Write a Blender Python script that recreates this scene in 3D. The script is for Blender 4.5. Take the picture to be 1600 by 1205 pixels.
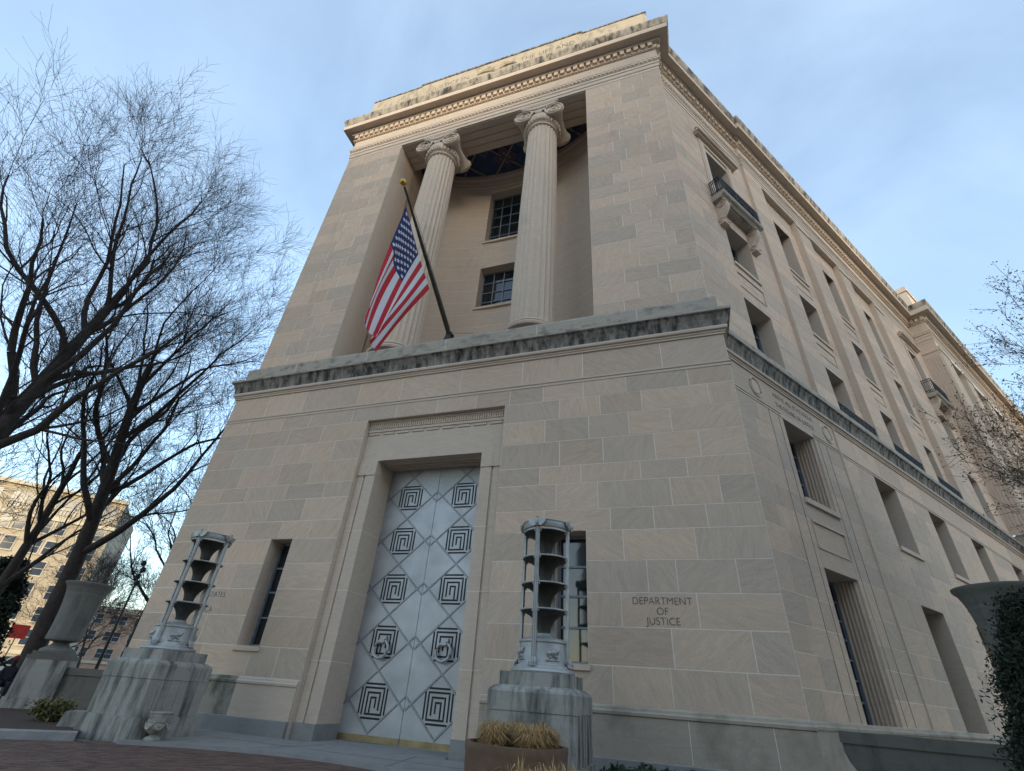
import bpy, math, random
import numpy as np
from mathutils import Vector, Matrix

# ------------------------------------------------------------------ scene, camera, light
scene = bpy.context.scene
for o in list(bpy.data.objects):
    bpy.data.objects.remove(o, do_unlink=True)
col = scene.collection
R = math.radians

CAM = (7.15, -12.0, 1.17)
ROT = ((0.9485069, 0.3099637, 0.0652466), (-0.1171520, 0.5346591, -0.8369080), (-0.2942958, 0.7861693, 0.5434408))
cd = bpy.data.cameras.new('camera'); cam = bpy.data.objects.new('camera', cd); col.objects.link(cam)
m = Matrix.Identity(4)
for i in range(3):
    m[i][0] = ROT[0][i]; m[i][1] = -ROT[1][i]; m[i][2] = -ROT[2][i]; m[i][3] = CAM[i]
cam.matrix_world = m
cd.sensor_fit = 'HORIZONTAL'; cd.sensor_width = 36.0; cd.lens = 747.44 / 1600 * 36
cd.clip_start = 0.05; cd.clip_end = 5000
scene.camera = cam

SUN_DIR = Vector((0.50, -0.866, 0)).normalized()       # horizontal direction towards the sun
SUN_EL = R(9)
w = bpy.data.worlds.new('World'); scene.world = w; w.use_nodes = True
nt = w.node_tree; N = nt.nodes; L = nt.links
for n in list(N): N.remove(n)
out = N.new('ShaderNodeOutputWorld'); bg = N.new('ShaderNodeBackground'); sky = N.new('ShaderNodeTexSky')
sky.sky_type = 'NISHITA'; sky.sun_disc = False
sky.sun_rotation = math.atan2(SUN_DIR.x, SUN_DIR.y)
sky.sun_elevation = SUN_EL
sky.air_density = 1.0; sky.dust_density = 1.3; sky.ozone_density = 1.6
# thin high cloud veil over the sky
tc = N.new('ShaderNodeTexCoord'); mp = N.new('ShaderNodeMapping'); mp.inputs['Scale'].default_value = (1.0, 1.7, 1.4)
mp.inputs['Rotation'].default_value = (0.3, 0.5, 0.7)
nz = N.new('ShaderNodeTexNoise'); nz.inputs['Scale'].default_value = 1.7; nz.inputs['Detail'].default_value = 7; nz.inputs['Roughness'].default_value = 0.55
nz.inputs['Distortion'].default_value = 0.5
cr = N.new('ShaderNodeMapRange'); cr.inputs['From Min'].default_value = .32; cr.inputs['From Max'].default_value = .75; cr.inputs['To Min'].default_value = 0.0; cr.inputs['To Max'].default_value = 1.0
veil = N.new('ShaderNodeVectorMath'); veil.operation = 'MULTIPLY_ADD'; veil.inputs[1].default_value = (.62, .66, .70); veil.inputs[2].default_value = (1.3, 1.6, 1.9)
mx = N.new('ShaderNodeMix'); mx.data_type = 'RGBA'; fm = N.new('ShaderNodeMath'); fm.operation = 'MULTIPLY_ADD'; fm.inputs[1].default_value = .42; fm.inputs[2].default_value = .30
L.new(tc.outputs['Generated'], mp.inputs['Vector']); L.new(mp.outputs['Vector'], nz.inputs['Vector'])
L.new(nz.outputs['Fac'], cr.inputs['Value']); L.new(cr.outputs[0], fm.inputs[0]); L.new(fm.outputs[0], mx.inputs['Factor'])
L.new(sky.outputs['Color'], veil.inputs[0]); L.new(sky.outputs['Color'], mx.inputs[6]); L.new(veil.outputs[0], mx.inputs[7]); L.new(mx.outputs[2], bg.inputs['Color'])
bg.inputs['Strength'].default_value = 0.117
L.new(bg.outputs['Background'], out.inputs['Surface'])

sl = bpy.data.lights.new('sun', 'SUN'); sl.energy = 0.7; sl.angle = R(2.2); sl.color = (1.0, 0.87, 0.64)
so = bpy.data.objects.new('sun', sl); col.objects.link(so); so.location = (60, -100, 60)
sv = Vector((SUN_DIR.x * math.cos(SUN_EL), SUN_DIR.y * math.cos(SUN_EL), math.sin(SUN_EL)))
so.rotation_euler = sv.to_track_quat('Z', 'Y').to_euler()

scene.view_settings.view_transform = 'Standard'; scene.view_settings.look = 'None'
scene.view_settings.gamma = 1.0; scene.view_settings.use_curve_mapping = False
scene.view_settings.exposure = 2.0

random.seed(7); rnd = random.Random(11)

# ------------------------------------------------------------------ mesh helpers
def tag(o, label=None, cat=None, group=None, kind=None):
    if label: o['label'] = label
    if cat: o['category'] = cat
    if group: o['group'] = group
    if kind: o['kind'] = kind
    return o

def empty(name, loc=(0, 0, 0), label=None, cat=None, group=None, rz=0):
    o = bpy.data.objects.new(name, None); col.objects.link(o); o.location = loc; o.rotation_euler[2] = rz
    o.empty_display_size = 0.2
    return tag(o, label, cat, group)

class MB:
    """collects faces in a local frame (s along, d outward, z up) and links them as one mesh"""
    def __init__(s, o=(0, 0), u=(1, 0), n=(0, 1)):
        s.v = []; s.f = []; s.mi = []; s.t = []; s.o = o; s.u = u; s.n = n; s.cm = 0; s.ct = 0.5
    def p(s, a, d, z):
        s.v.append((s.o[0] + s.u[0] * a + s.n[0] * d, s.o[1] + s.u[1] * a + s.n[1] * d, z)); return len(s.v) - 1
    def face(s, ids): s.f.append(tuple(ids)); s.mi.append(s.cm); s.t.append(s.ct)
    def quad(s, *pts): s.face([s.p(*q) for q in pts])
    def box(s, a0, a1, d0, d1, z0, z1, skip=''):
        i = [s.p(a, d, z) for z in (z0, z1) for d in (d0, d1) for a in (a0, a1)]
        for key, q in (('b', (0, 2, 3, 1)), ('t', (4, 5, 7, 6)), ('f', (0, 1, 5, 4)), ('k', (2, 6, 7, 3)), ('l', (0, 4, 6, 2)), ('r', (1, 3, 7, 5))):
            if key not in skip: s.face([i[k] for k in q])
    def bar(s, a, b, wd, th):
        """flat bar from point a to b (a,d,z), width in the wall plane, thickness outward"""
        A = Vector((a[0], a[2])); B = Vector((b[0], b[2])); t = (B - A).normalized(); q = Vector((-t.y, t.x)) * wd / 2
        d0 = a[1]; d1 = a[1] + th
        P = [A - q, A + q, B + q, B - q]
        lo = [s.p(x.x, d0, x.y) for x in P]; hi = [s.p(x.x, d1, x.y) for x in P]
        s.face(hi)
        for k in range(4): s.face((lo[k], lo[(k + 1) % 4], hi[(k + 1) % 4], hi[k]))
    def prism_s(s, poly, a0, a1):
        """polygon in (d,z) extruded along s"""
        lo = [s.p(a0, d, z) for d, z in poly]; hi = [s.p(a1, d, z) for d, z in poly]; k = len(poly)
        s.face(lo[::-1]); s.face(hi)
        for i in range(k): s.face((lo[i], lo[(i + 1) % k], hi[(i + 1) % k], hi[i]))
    def prism_z(s, poly, z0, z1):
        lo = [s.p(a, d, z0) for a, d in poly]; hi = [s.p(a, d, z1) for a, d in poly]; k = len(poly)
        s.face(lo[::-1]); s.face(hi)
        for i in range(k): s.face((lo[i], lo[(i + 1) % k], hi[(i + 1) % k], hi[i]))
    def prism_d(s, poly, d0, d1):
        lo = [s.p(a, d0, z) for a, z in poly]; hi = [s.p(a, d1, z) for a, z in poly]; k = len(poly)
        s.face(lo[::-1]); s.face(hi)
        for i in range(k): s.face((lo[i], lo[(i + 1) % k], hi[(i + 1) % k], hi[i]))
    def lathe(s, prof, c=(0, 0), seg=32, cap=True, rfun=None):
        rings = []
        for r, z in prof:
            ring = []
            for k in range(seg):
                t = 2 * math.pi * k / seg; rr = r if rfun is None else r * rfun(t)
                ring.append(s.p(c[0] + rr * math.cos(t), c[1] + rr * math.sin(t), z))
            rings.append(ring)
        for a, b in zip(rings, rings[1:]):
            for k in range(seg): s.face((a[k], a[(k + 1) % seg], b[(k + 1) % seg], b[k]))
        if cap: s.face(rings[0][::-1]); s.face(rings[-1])
    def tube(s, pts, rad, sides=6, cap=True):
        P = [Vector(q) for q in pts]; rings = []
        if not hasattr(rad, '__len__'): rad = [rad] * len(P)
        for i, q in enumerate(P):
            t = (P[min(i + 1, len(P) - 1)] - P[max(i - 1, 0)]).normalized()
            h = Vector((0, 0, 1)) if abs(t.z) < .95 else Vector((1, 0, 0))
            e1 = t.cross(h).normalized(); e2 = t.cross(e1)
            rings.append([s.p(*(q + (e1 * math.cos(2 * math.pi * k / sides) + e2 * math.sin(2 * math.pi * k / sides)) * rad[i])) for k in range(sides)])
        for a, b in zip(rings, rings[1:]):
            for k in range(sides): s.face((a[k], a[(k + 1) % sides], b[(k + 1) % sides], b[k]))
        if cap: s.face(rings[0][::-1]); s.face(rings[-1])
    def sweep(s, path, prof):
        """profile (o,z) swept along a plan path, o to the right of travel, mitred"""
        P = [Vector(q) for q in path]; nn = []
        for a, b in zip(P, P[1:]):
            t = (b - a).normalized(); nn.append(Vector((t.y, -t.x)))
        cols = []
        for i, q in enumerate(P):
            if i == 0: mv = nn[0]
            elif i == len(P) - 1: mv = nn[-1]
            else: mv = (nn[i - 1] + nn[i]) / max(0.15, 1 + nn[i - 1].dot(nn[i]))
            cols.append([s.p(q.x + mv.x * o, q.y + mv.y * o, z) for o, z in prof])
        for a, b in zip(cols, cols[1:]):
            for k in range(len(prof) - 1): s.face((a[k], b[k], b[k + 1], a[k + 1]))
        s.face(cols[0][::-1]); s.face(cols[-1])
    def build(s, name, mat, parent=None, smooth=False, kind=None, label=None, cat=None, group=None, tint=False):
        me = bpy.data.meshes.new(name); me.from_pydata(s.v, [], s.f)
        for mm in (mat if isinstance(mat, (list, tuple)) else [mat]): me.materials.append(mm)
        me.polygons.foreach_set('material_index', s.mi)
        if smooth: me.polygons.foreach_set('use_smooth', [True] * len(s.f))
        if tint:
            a = me.attributes.new('tint', 'FLOAT', 'FACE'); a.data.foreach_set('value', s.t)
        me.update()
        o = bpy.data.objects.new(name, me); col.objects.link(o)
        if parent is not None: o.parent = parent
        if smooth:
            try: me.set_sharp_from_angle(angle=R(38))
            except Exception: pass
        return tag(o, label, cat, group, kind)

def link_copy(src, parent, **kw):
    c = src.copy(); col.objects.link(c); c.parent = parent
    for k, v in kw.items(): setattr(c, k, v)
    return c

def copy_tree(o, parent=None):
    c = o.copy(); col.objects.link(c); c.parent = parent
    for ch in [x for x in bpy.data.objects if x.parent == o]: copy_tree(ch, c)
    return c

# ------------------------------------------------------------------ materials
def newmat(name):
    mt = bpy.data.materials.new(name); mt.use_nodes = True
    nt = mt.node_tree; return mt, nt.nodes, nt.links, nt.nodes['Principled BSDF']

def simple(name, c, rough=.7, metal=0, var=.15, scale=6, bump=0.0, bscale=60, spec=.4):
    mt, N, L, b = newmat(name)
    g = N.new('ShaderNodeNewGeometry'); nz = N.new('ShaderNodeTexNoise'); nz.inputs['Scale'].default_value = scale; nz.inputs['Detail'].default_value = 6
    rp = N.new('ShaderNodeValToRGB'); e = rp.color_ramp.elements
    e[0].position = .3; e[1].position = .7
    e[0].color = (*[x * (1 - var) for x in c], 1); e[1].color = (*[min(1, x * (1 + var)) for x in c], 1)
    L.new(g.outputs['Position'], nz.inputs['Vector']); L.new(nz.outputs['Fac'], rp.inputs['Fac']); L.new(rp.outputs['Color'], b.inputs['Base Color'])
    b.inputs['Roughness'].default_value = rough; b.inputs['Metallic'].default_value = metal
    b.inputs['Specular IOR Level'].default_value = spec
    if bump:
        n2 = N.new('ShaderNodeTexNoise'); n2.inputs['Scale'].default_value = bscale; n2.inputs['Detail'].default_value = 4
        bp = N.new('ShaderNodeBump'); bp.inputs['Strength'].default_value = bump; bp.inputs['Distance'].default_value = .02
        L.new(g.outputs['Position'], n2.inputs['Vector']); L.new(n2.outputs['Fac'], bp.inputs['Height']); L.new(bp.outputs['Normal'], b.inputs['Normal'])
    return mt

def stone(name, mode, cols, stain=0.0, stain_scale=(1.6, 1.6, .16), stain_lo=.50, stain_hi=.64, stain_col=(.03, .028, .025), bump=.35, grain=34):
    """limestone: tone per block (object random or face attribute), veining, grain and optional run-off stains"""
    mt, N, L, b = newmat(name)
    g = N.new('ShaderNodeNewGeometry')
    rp = N.new('ShaderNodeValToRGB'); e = rp.color_ramp.elements
    for k, c in enumerate(cols):
        if k >= 2: e.new(k / (len(cols) - 1))
    for k, c in enumerate(cols):
        e[k].position = k / (len(cols) - 1); e[k].color = (*c, 1)
    if mode in ('object', 'face'): rp.color_ramp.interpolation = 'CONSTANT'
    if mode == 'object': src = N.new('ShaderNodeObjectInfo').outputs['Random']
    elif mode == 'face':
        at = N.new('ShaderNodeAttribute'); at.attribute_name = 'tint'; src = at.outputs['Fac']
    else:
        n0 = N.new('ShaderNodeTexNoise'); n0.inputs['Scale'].default_value = .45; n0.inputs['Detail'].default_value = 3
        L.new(g.outputs['Position'], n0.inputs['Vector']); src = n0.outputs['Fac']
    L.new(src, rp.inputs['Fac'])
    # veins: stretched, distorted noise
    mp = N.new('ShaderNodeMapping'); mp.inputs['Scale'].default_value = (.7, .7, 3.4); mp.inputs['Rotation'].default_value = (.25, .35, .2)
    n1 = N.new('ShaderNodeTexNoise'); n1.inputs['Scale'].default_value = 2.2; n1.inputs['Detail'].default_value = 7; n1.inputs['Distortion'].default_value = 1.6
    if mode in ('object', 'face'):      # each block was cut from another bed: turn the grain block by block
        vr = N.new('ShaderNodeVectorRotate'); vr.rotation_type = 'AXIS_ANGLE'; vr.inputs['Axis'].default_value = (.12, 1, .1)
        ma = N.new('ShaderNodeMath'); ma.operation = 'MULTIPLY'; ma.inputs[1].default_value = 37.0; L.new(src, ma.inputs[0]); L.new(ma.outputs[0], vr.inputs['Angle'])
        L.new(g.outputs['Position'], vr.inputs['Vector']); L.new(vr.outputs['Vector'], mp.inputs['Vector'])
    else: L.new(g.outputs['Position'], mp.inputs['Vector'])
    L.new(mp.outputs['Vector'], n1.inputs['Vector'])
    r1 = N.new('ShaderNodeMapRange'); r1.inputs['From Min'].default_value = .3; r1.inputs['From Max'].default_value = .7; r1.inputs['To Min'].default_value = .90 if mode in ('object', 'face') else .94; r1.inputs['To Max'].default_value = 1.08 if mode in ('object', 'face') else 1.05
    L.new(n1.outputs['Fac'], r1.inputs['Value'])
    n2 = N.new('ShaderNodeTexNoise'); n2.inputs['Scale'].default_value = grain; n2.inputs['Detail'].default_value = 5; n2.inputs['Roughness'].default_value = .7
    L.new(g.outputs['Position'], n2.inputs['Vector'])
    r2 = N.new('ShaderNodeMapRange'); r2.inputs['From Min'].default_value = .3; r2.inputs['From Max'].default_value = .7; r2.inputs['To Min'].default_value = .88; r2.inputs['To Max'].default_value = 1.1
    L.new(n2.outputs['Fac'], r2.inputs['Value'])
    mu = N.new('ShaderNodeMath'); mu.operation = 'MULTIPLY'; L.new(r1.outputs[0], mu.inputs[0]); L.new(r2.outputs[0], mu.inputs[1])
    vm = N.new('ShaderNodeVectorMath'); vm.operation = 'SCALE'; L.new(rp.outputs['Color'], vm.inputs[0]); L.new(mu.outputs[0], vm.inputs['Scale'])
    last = vm.outputs[0]
    if stain:
        mp2 = N.new('ShaderNodeMapping'); mp2.inputs['Scale'].default_value = stain_scale
        n3 = N.new('ShaderNodeTexNoise'); n3.inputs['Scale'].default_value = 1.9; n3.inputs['Detail'].default_value = 6; n3.inputs['Roughness'].default_value = .65
        L.new(g.outputs['Position'], mp2.inputs['Vector']); L.new(mp2.outputs['Vector'], n3.inputs['Vector'])
        r3 = N.new('ShaderNodeMapRange'); r3.inputs['From Min'].default_value = stain_lo; r3.inputs['From Max'].default_value = stain_hi; r3.inputs['To Max'].default_value = stain
        L.new(n3.outputs['Fac'], r3.inputs['Value'])
        mx = N.new('ShaderNodeMix'); mx.data_type = 'RGBA'; mx.inputs[7].default_value = (*stain_col, 1)
        L.new(r3.outputs[0], mx.inputs['Factor']); L.new(last, mx.inputs[6]); last = mx.outputs[2]
    L.new(last, b.inputs['Base Color'])
    b.inputs['Roughness'].default_value = .86; b.inputs['Specular IOR Level'].default_value = .25
    if bump:
        bp = N.new('ShaderNodeBump'); bp.inputs['Strength'].default_value = bump; bp.inputs['Distance'].default_value = .012
        L.new(n2.outputs['Fac'], bp.inputs['Height']); L.new(bp.outputs['Normal'], b.inputs['Normal'])
    return mt

LIME = [(0.538, 0.405, 0.305), (0.597, 0.449, 0.333), (0.634, 0.468, 0.343), (0.56, 0.429, 0.328), (0.629, 0.473, 0.352), (0.51, 0.4, 0.31), (0.602, 0.449, 0.337), (0.543, 0.424, 0.328), (0.614, 0.454, 0.337)]
M = {}
M['block'] = stone('limestone_block', 'object', LIME, stain=.30, stain_scale=(.7, .7, .25), stain_lo=.58, stain_hi=.80, stain_col=(.20, .165, .13))
M['blockface'] = stone('limestone_coursing', 'face', LIME, stain=.25, stain_scale=(.6, .6, .25), stain_lo=.58, stain_hi=.8, stain_col=(.20, .165, .13))
M['lime'] = stone('limestone_plain', 'noise', [(.54, .435, .345), (.59, .475, .375), (.56, .455, .36)], stain=.3, stain_scale=(.6, .6, .25), stain_lo=.58, stain_hi=.8, stain_col=(.20, .165, .13))
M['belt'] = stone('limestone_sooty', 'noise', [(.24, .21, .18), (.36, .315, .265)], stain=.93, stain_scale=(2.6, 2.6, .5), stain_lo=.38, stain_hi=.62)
M['beltcap'] = stone('limestone_weathered', 'noise', [(.36, .315, .26), (.44, .385, .31)], stain=.75, stain_scale=(1.1, 1.1, 1.6), stain_lo=.5, stain_hi=.7, stain_col=(.09, .085, .08))
M['cyma'] = stone('limestone_runoff', 'noise', [(.42, .36, .29), (.46, .39, .31)], stain=.9, stain_scale=(1.7, 1.7, .22), stain_lo=.43, stain_hi=.64)
M['attic'] = stone('limestone_old', 'noise', [(.40, .335, .255), (.48, .40, .30), (.44, .37, .28)], stain=.7, stain_scale=(1.4, 1.4, .5), stain_lo=.48, stain_hi=.7, stain_col=(.12, .105, .085))
M['moss'] = stone('limestone_mossy', 'noise', [(.26, .235, .195), (.33, .295, .25)], stain=.85, stain_scale=(.8, .8, .5), stain_lo=.46, stain_hi=.62, stain_col=(.07, .075, .045))
M['plinth'] = stone('limestone_damp', 'noise', [(.37, .31, .245), (.45, .38, .30)], stain=.6, stain_scale=(.6, .6, .5), stain_lo=.48, stain_hi=.7, stain_col=(.12, .115, .085))
M['mortar'] = simple('mortar', (.74, .66, .57), .9, var=.08, scale=3)
M['groove'] = simple('stone_groove', (.27, .225, .18), .9, var=.1, scale=5)
M['letters'] = simple('carved_letters', (.115, .10, .09), .9, var=.1, scale=5)
M['granite'] = stone('grey_granite', 'noise', [(.26, .245, .215), (.36, .34, .30), (.29, .275, .245)], stain=.85, stain_scale=(2.1, 2.1, .42), stain_lo=.45, stain_hi=.66, stain_col=(.045, .05, .045), grain=90)
M['granite2'] = stone('dark_granite', 'noise', [(.12, .108, .092), (.17, .155, .132)], stain=.7, stain_scale=(1.2, 1.2, .5), stain_lo=.5, stain_hi=.68, stain_col=(.05, .05, .045), grain=80)
M['slab'] = stone('granite_paving', 'noise', [(.25, .24, .225), (.32, .31, .29)], stain=.4, stain_scale=(1, 1, 1), stain_lo=.5, stain_hi=.75, stain_col=(.1, .1, .1), grain=60)
M['urn'] = stone('weathered_stone_urn', 'noise', [(.14, .135, .12), (.20, .195, .175)], stain=.6, stain_scale=(1.4, 1.4, .4), stain_lo=.5, stain_hi=.7, stain_col=(.05, .055, .05), grain=40)
M['cast'] = stone('cast_stone', 'noise', [(.34, .33, .28), (.42, .40, .34)], stain=.6, stain_scale=(3, 3, 2), stain_lo=.48, stain_hi=.66, stain_col=(.1, .1, .08), grain=60)
M['alu'] = simple('brushed_aluminium', (.40, .41, .42), .48, .45, var=.16, scale=1.6, bump=.1, bscale=90)
M['alu_lamp'] = simple('cast_aluminium', (.40, .40, .385), .55, .5, var=.16, scale=5, bump=.15, bscale=50)
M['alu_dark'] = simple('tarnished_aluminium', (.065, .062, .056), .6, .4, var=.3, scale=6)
M['alu_strip'] = simple('door_lattice_metal', (.24, .255, .27), .5, .5, var=.2)
M['keydark'] = simple('blackened_inlay', (.018, .019, .021), .6, .2, var=.2)
M['bronze'] = simple('brass_kick_plate', (.30, .24, .13), .5, .6, var=.25, scale=3)
M['steel'] = simple('blue_grey_steel', (.20, .23, .27), .55, .3, var=.15)
M['iron'] = simple('dark_iron', (.03, .032, .036), .5, .5, var=.2)
M['glass'] = simple('dark_window_glass', (.012, .016, .02), .05, 0, var=.1, spec=.8)
M['blueceil'] = simple('painted_blue_ceiling', (.035, .06, .13), .8, var=.2, scale=2)
M['bluecof'] = simple('painted_teal_coffer', (.07, .13, .19), .8, var=.2, scale=2)
M['purple'] = simple('painted_plum_panel', (.085, .065, .12), .8, var=.2)
M['gilt'] = simple('dull_gilt_rib', (.22, .21, .19), .6, .2, var=.2)
M['gold'] = simple('gold_ball', (.55, .33, .07), .35, .8, var=.1)
M['pole'] = simple('aged_bronze_pole', (.075, .065, .052), .45, .5, var=.25, scale=9)
M['red'] = simple('flag_red', (.50, .022, .035), .85, var=.08, scale=12)
M['white'] = simple('flag_white', (.66, .66, .68), .85, var=.05, scale=12)
M['navy'] = simple('flag_blue', (.022, .028, .12), .85, var=.08, scale=12)
M['bark'] = simple('dark_bark', (.036, .028, .025), .9, var=.35, scale=5, bump=.4, bscale=25)
M['twig'] = simple('twig_bark', (.038, .028, .027), .9, var=.25, scale=3)
M['bark2'] = simple('grey_bark', (.09, .075, .06), .9, var=.3, scale=5)
M['bud'] = simple('spring_buds', (.13, .095, .045), .8, var=.35, scale=3)
M['yew'] = simple('yew_leaf', (.016, .028, .014), .7, var=.45, scale=5)
M['ivy'] = simple('ivy_leaf', (.03, .055, .022), .6, var=.5, scale=9)
M['bush'] = simple('low_bush_leaf', (.14, .135, .05), .7, var=.5, scale=9)
M['mulch'] = simple('bark_mulch', (.07, .043, .03), .95, var=.5, scale=22, bump=.9, bscale=40)
M['asphalt'] = simple('asphalt', (.06, .06, .062), .9, var=.2, scale=2)
M['conc'] = simple('kerb_concrete', (.27, .265, .255), .9, var=.2, scale=4, bump=.3, bscale=40)
M['terra'] = simple('brown_planter', (.17, .105, .07), .8, var=.2, scale=5, bump=.2, bscale=60)
M['drygrass'] = simple('dry_grass', (.42, .27, .12), .9, var=.4, scale=14)
M['soil'] = simple('soil', (.05, .035, .025), .95, var=.3, scale=10)

# ------------------------------------------------------------------ the building
TH = R(35.03); DD = (math.sin(TH), math.cos(TH)); NN = (math.cos(TH), -math.sin(TH))
GZ = -0.12                                        # level of the brick plaza
FRONT = ((0, 0), (1, 0), (0, -1))
SIDE = ((9.05, 0.99), DD, NN)                      # lower storeys of the long side
SIDEU = ((8.90, 1.17), DD, NN)                     # upper storeys, set back above the belt
def S(s, d=0, base=SIDE): return (base[0][0] + DD[0] * s + NN[0] * d, base[0][1] + DD[1] * s + NN[1] * d)
PJ = 1.15; SPAV = 32.2; SEND = 80.0

bld = empty('government_building', (0, 0, 0), 'tall beige limestone government building with columns above a pair of metal doors', 'building')

def wall(name, fr, rects, z0, z1, ops, d=0.0, mats=None, parent=bld, reveal=True):
    """sheet wall with rectangular openings (s0,s1,z0,z1,depth) and their reveals"""
    mb = MB(*fr)
    u0, u1 = rects
    us = sorted({u0, u1, *[x for o in ops for x in o[:2]]}); zs = sorted({z0, z1, *[min(max(x, z0), z1) for o in ops for x in o[2:4]]})
    for a, b in zip(us, us[1:]):
        for c, e in zip(zs, zs[1:]):
            mu, mz = (a + b) / 2, (c + e) / 2
            if mu < u0 or mu > u1: continue
            if any(o[0] < mu < o[1] and o[2] < mz < o[3] for o in ops): continue
            mb.quad((a, d, c), (b, d, c), (b, d, e), (a, d, e))
    mb.cm = 1
    if reveal:
        for o in ops:
            a, b, c, e, dp = o; k = d - dp; h = d + .006
            mb.quad((a, h, c), (a, k, c), (a, k, e), (a, h, e)); mb.quad((b, h, c), (b, k, c), (b, k, e), (b, h, e))
            mb.quad((a, h, e), (b, h, e), (b, k, e), (a, k, e)); mb.quad((a, h, c), (b, h, c), (b, k, c), (a, k, c))
    return mb.build(name, mats or [M['mortar'], M['lime']], parent)

def courses(u0, u1, zs, ops, lmin=1.0, lmax=1.9, fixed=None, rg=rnd):
    """ashlar bond: list of block rectangles, cut round the openings"""
    res = []; prev = []
    for ci, (c, e) in enumerate(zip(zs, zs[1:])):
        cut = [(o[0], o[1]) for o in ops if o[2] < (c + e) / 2 < o[3]]
        spans = []; a = u0
        for x, y in sorted(cut):
            if x > a: spans.append((a, x))
            a = max(a, y)
        if a < u1: spans.append((a, u1))
        js_all = []
        for a, b in spans:
            fx = [j for j in (fixed or {}).get(ci, []) if a < j < b]
            js = [a] + fx + [b]; out = []
            for p, q in zip(js, js[1:]):
                x = p; out.append(p)
                while q - x > lmax:
                    for _ in range(8):
                        ln = rg.uniform(lmin, lmax)
                        if q - x - ln < lmin * .6: ln = (q - x) / 2
                        if all(abs(x + ln - j) > .28 for j in prev): break
                    x += ln; out.append(x)
            out.append(b)
            js_all += out[1:-1]
            for p, q in zip(out, out[1:]): res.append((p, q, c, e))
        prev = js_all
    return res

ublock = MB(); ublock.box(-.5, .5, -.5, .5, -.5, .5)
ub_me = bpy.data.meshes.new('stone_block'); ub_me.from_pydata(ublock.v, [], ublock.f); ub_me.materials.append(M['block'])
JT = 0.011                                         # half joint width
def block_objs(fr, rects, d, parent, name='stone_block', edges=()):
    (ox, oy), u, n = fr; ang = math.atan2(u[1], u[0])
    for a, b, c, e in rects:
        o = bpy.data.objects.new(name, ub_me); col.objects.link(o); o.parent = parent
        pr = d + .0045 + rnd.uniform(-.0015, .002)
        mid = (a + b) / 2; dm = pr - .03
        o.location = (ox + u[0] * mid + n[0] * dm, oy + u[1] * mid + n[1] * dm, (c + e) / 2)
        o.rotation_euler = (0, 0, ang); o.scale = (b - a - 2 * JT, .06, e - c - 2 * JT)
def block_stuff(name, fr, rects, d, parent):
    mb = MB(*fr)
    for a, b, c, e in rects:
        mb.ct = rnd.random(); pr = d + .0045 + rnd.uniform(-.0015, .002)
        mb.box(a + JT * .8, b - JT * .8, pr - .05, pr, c + JT * .8, e - JT * .8, skip='f')
    return mb.build(name, M['blockface'], parent, kind='stuff', tint=True)

def window(fr, s0, s1, z0, z1, d, nx, nz, parent=bld, panes=True, fw=.07, mw=.035, mat='steel'):
    mb = MB(*fr); dd = d + .02
    mb.box(s0, s0 + fw, d - .05, dd + .03, z0, z1); mb.box(s1 - fw, s1, d - .05, dd + .03, z0, z1)
    mb.box(s0 + fw, s1 - fw, d - .05, dd + .03, z0, z0 + fw); mb.box(s0 + fw, s1 - fw, d - .05, dd + .03, z1 - fw, z1)
    iw = s1 - s0 - 2 * fw; ih = z1 - z0 - 2 * fw
    for k in range(1, nx): x = s0 + fw + iw * k / nx; mb.box(x - mw / 2, x + mw / 2, d - .04, dd + .01, z0 + fw, z1 - fw)
    for k in range(1, nz):
        z = z0 + fw + ih * k / nz
        for j in range(nx):
            x0 = s0 + fw + iw * j / nx + (mw / 2 if j else 0); x1 = s0 + fw + iw * (j + 1) / nx - (mw / 2 if j < nx - 1 else 0)
            mb.box(x0, x1, d - .035, dd + .006, z - mw / 2, z + mw / 2)
    w_ = mb.build('window', M[mat], parent)
    if panes:
        for i in range(nx):
            for j in range(nz):
                g = MB(*fr); x0 = s0 + fw + iw * i / nx; z_ = z0 + fw + ih * j / nz; t = rnd.uniform(-.006, .006)
                g.quad((x0, d - .02 + t, z_), (x0 + iw / nx, d - .02 - t, z_), (x0 + iw / nx, d - .02 - t * .4, z_ + ih / nz), (x0, d - .02 + t, z_ + ih / nz))
                g.build('pane', M['glass'], w_)
    else:
        g = MB(*fr); g.quad((s0 + fw, d - .02, z0 + fw), (s1 - fw, d - .02, z0 + fw), (s1 - fw, d - .02, z1 - fw), (s0 + fw, d - .02, z1 - fw)); g.build('pane', M['glass'], w_)
    return w_

# --- lower front wall, ashlar block by block
PORT = 2.48; PTOP = 8.74
NARROW = [(4.13, 4.94, 1.86, 4.78, .55), (-4.94, -4.13, 1.86, 4.78, .55)]
lops = NARROW + [(-PORT, PORT, -.3, PTOP, .5)]
fw_ = wall('front_wall', FRONT, (-9.05, 9.05), -.3, 10.4, lops)
CL = [1.15, 1.86, 2.62, 3.34, 4.06, 4.78, 5.34, 6.06, 6.58, 7.35, 8.08, 8.74, 9.28]
fixed = {2: [5.72, 7.36, -5.78, -7.5], 1: [6.75, -6.4], 3: [7.0, -6.9], 4: [5.85, 7.5, -6.4]}
block_objs(FRONT, courses(-9.05, 9.05, CL, lops, 1.05, 1.85, fixed), 0, fw_)
block_objs(FRONT, courses(-9.05, 9.05, [9.45, 10.36], [], 1.7, 2.5), 0, fw_)
for (a, b, c, e, dp) in NARROW:
    window(FRONT, a, b, c, e, -.52, 1, 4, mw=.05)
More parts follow.
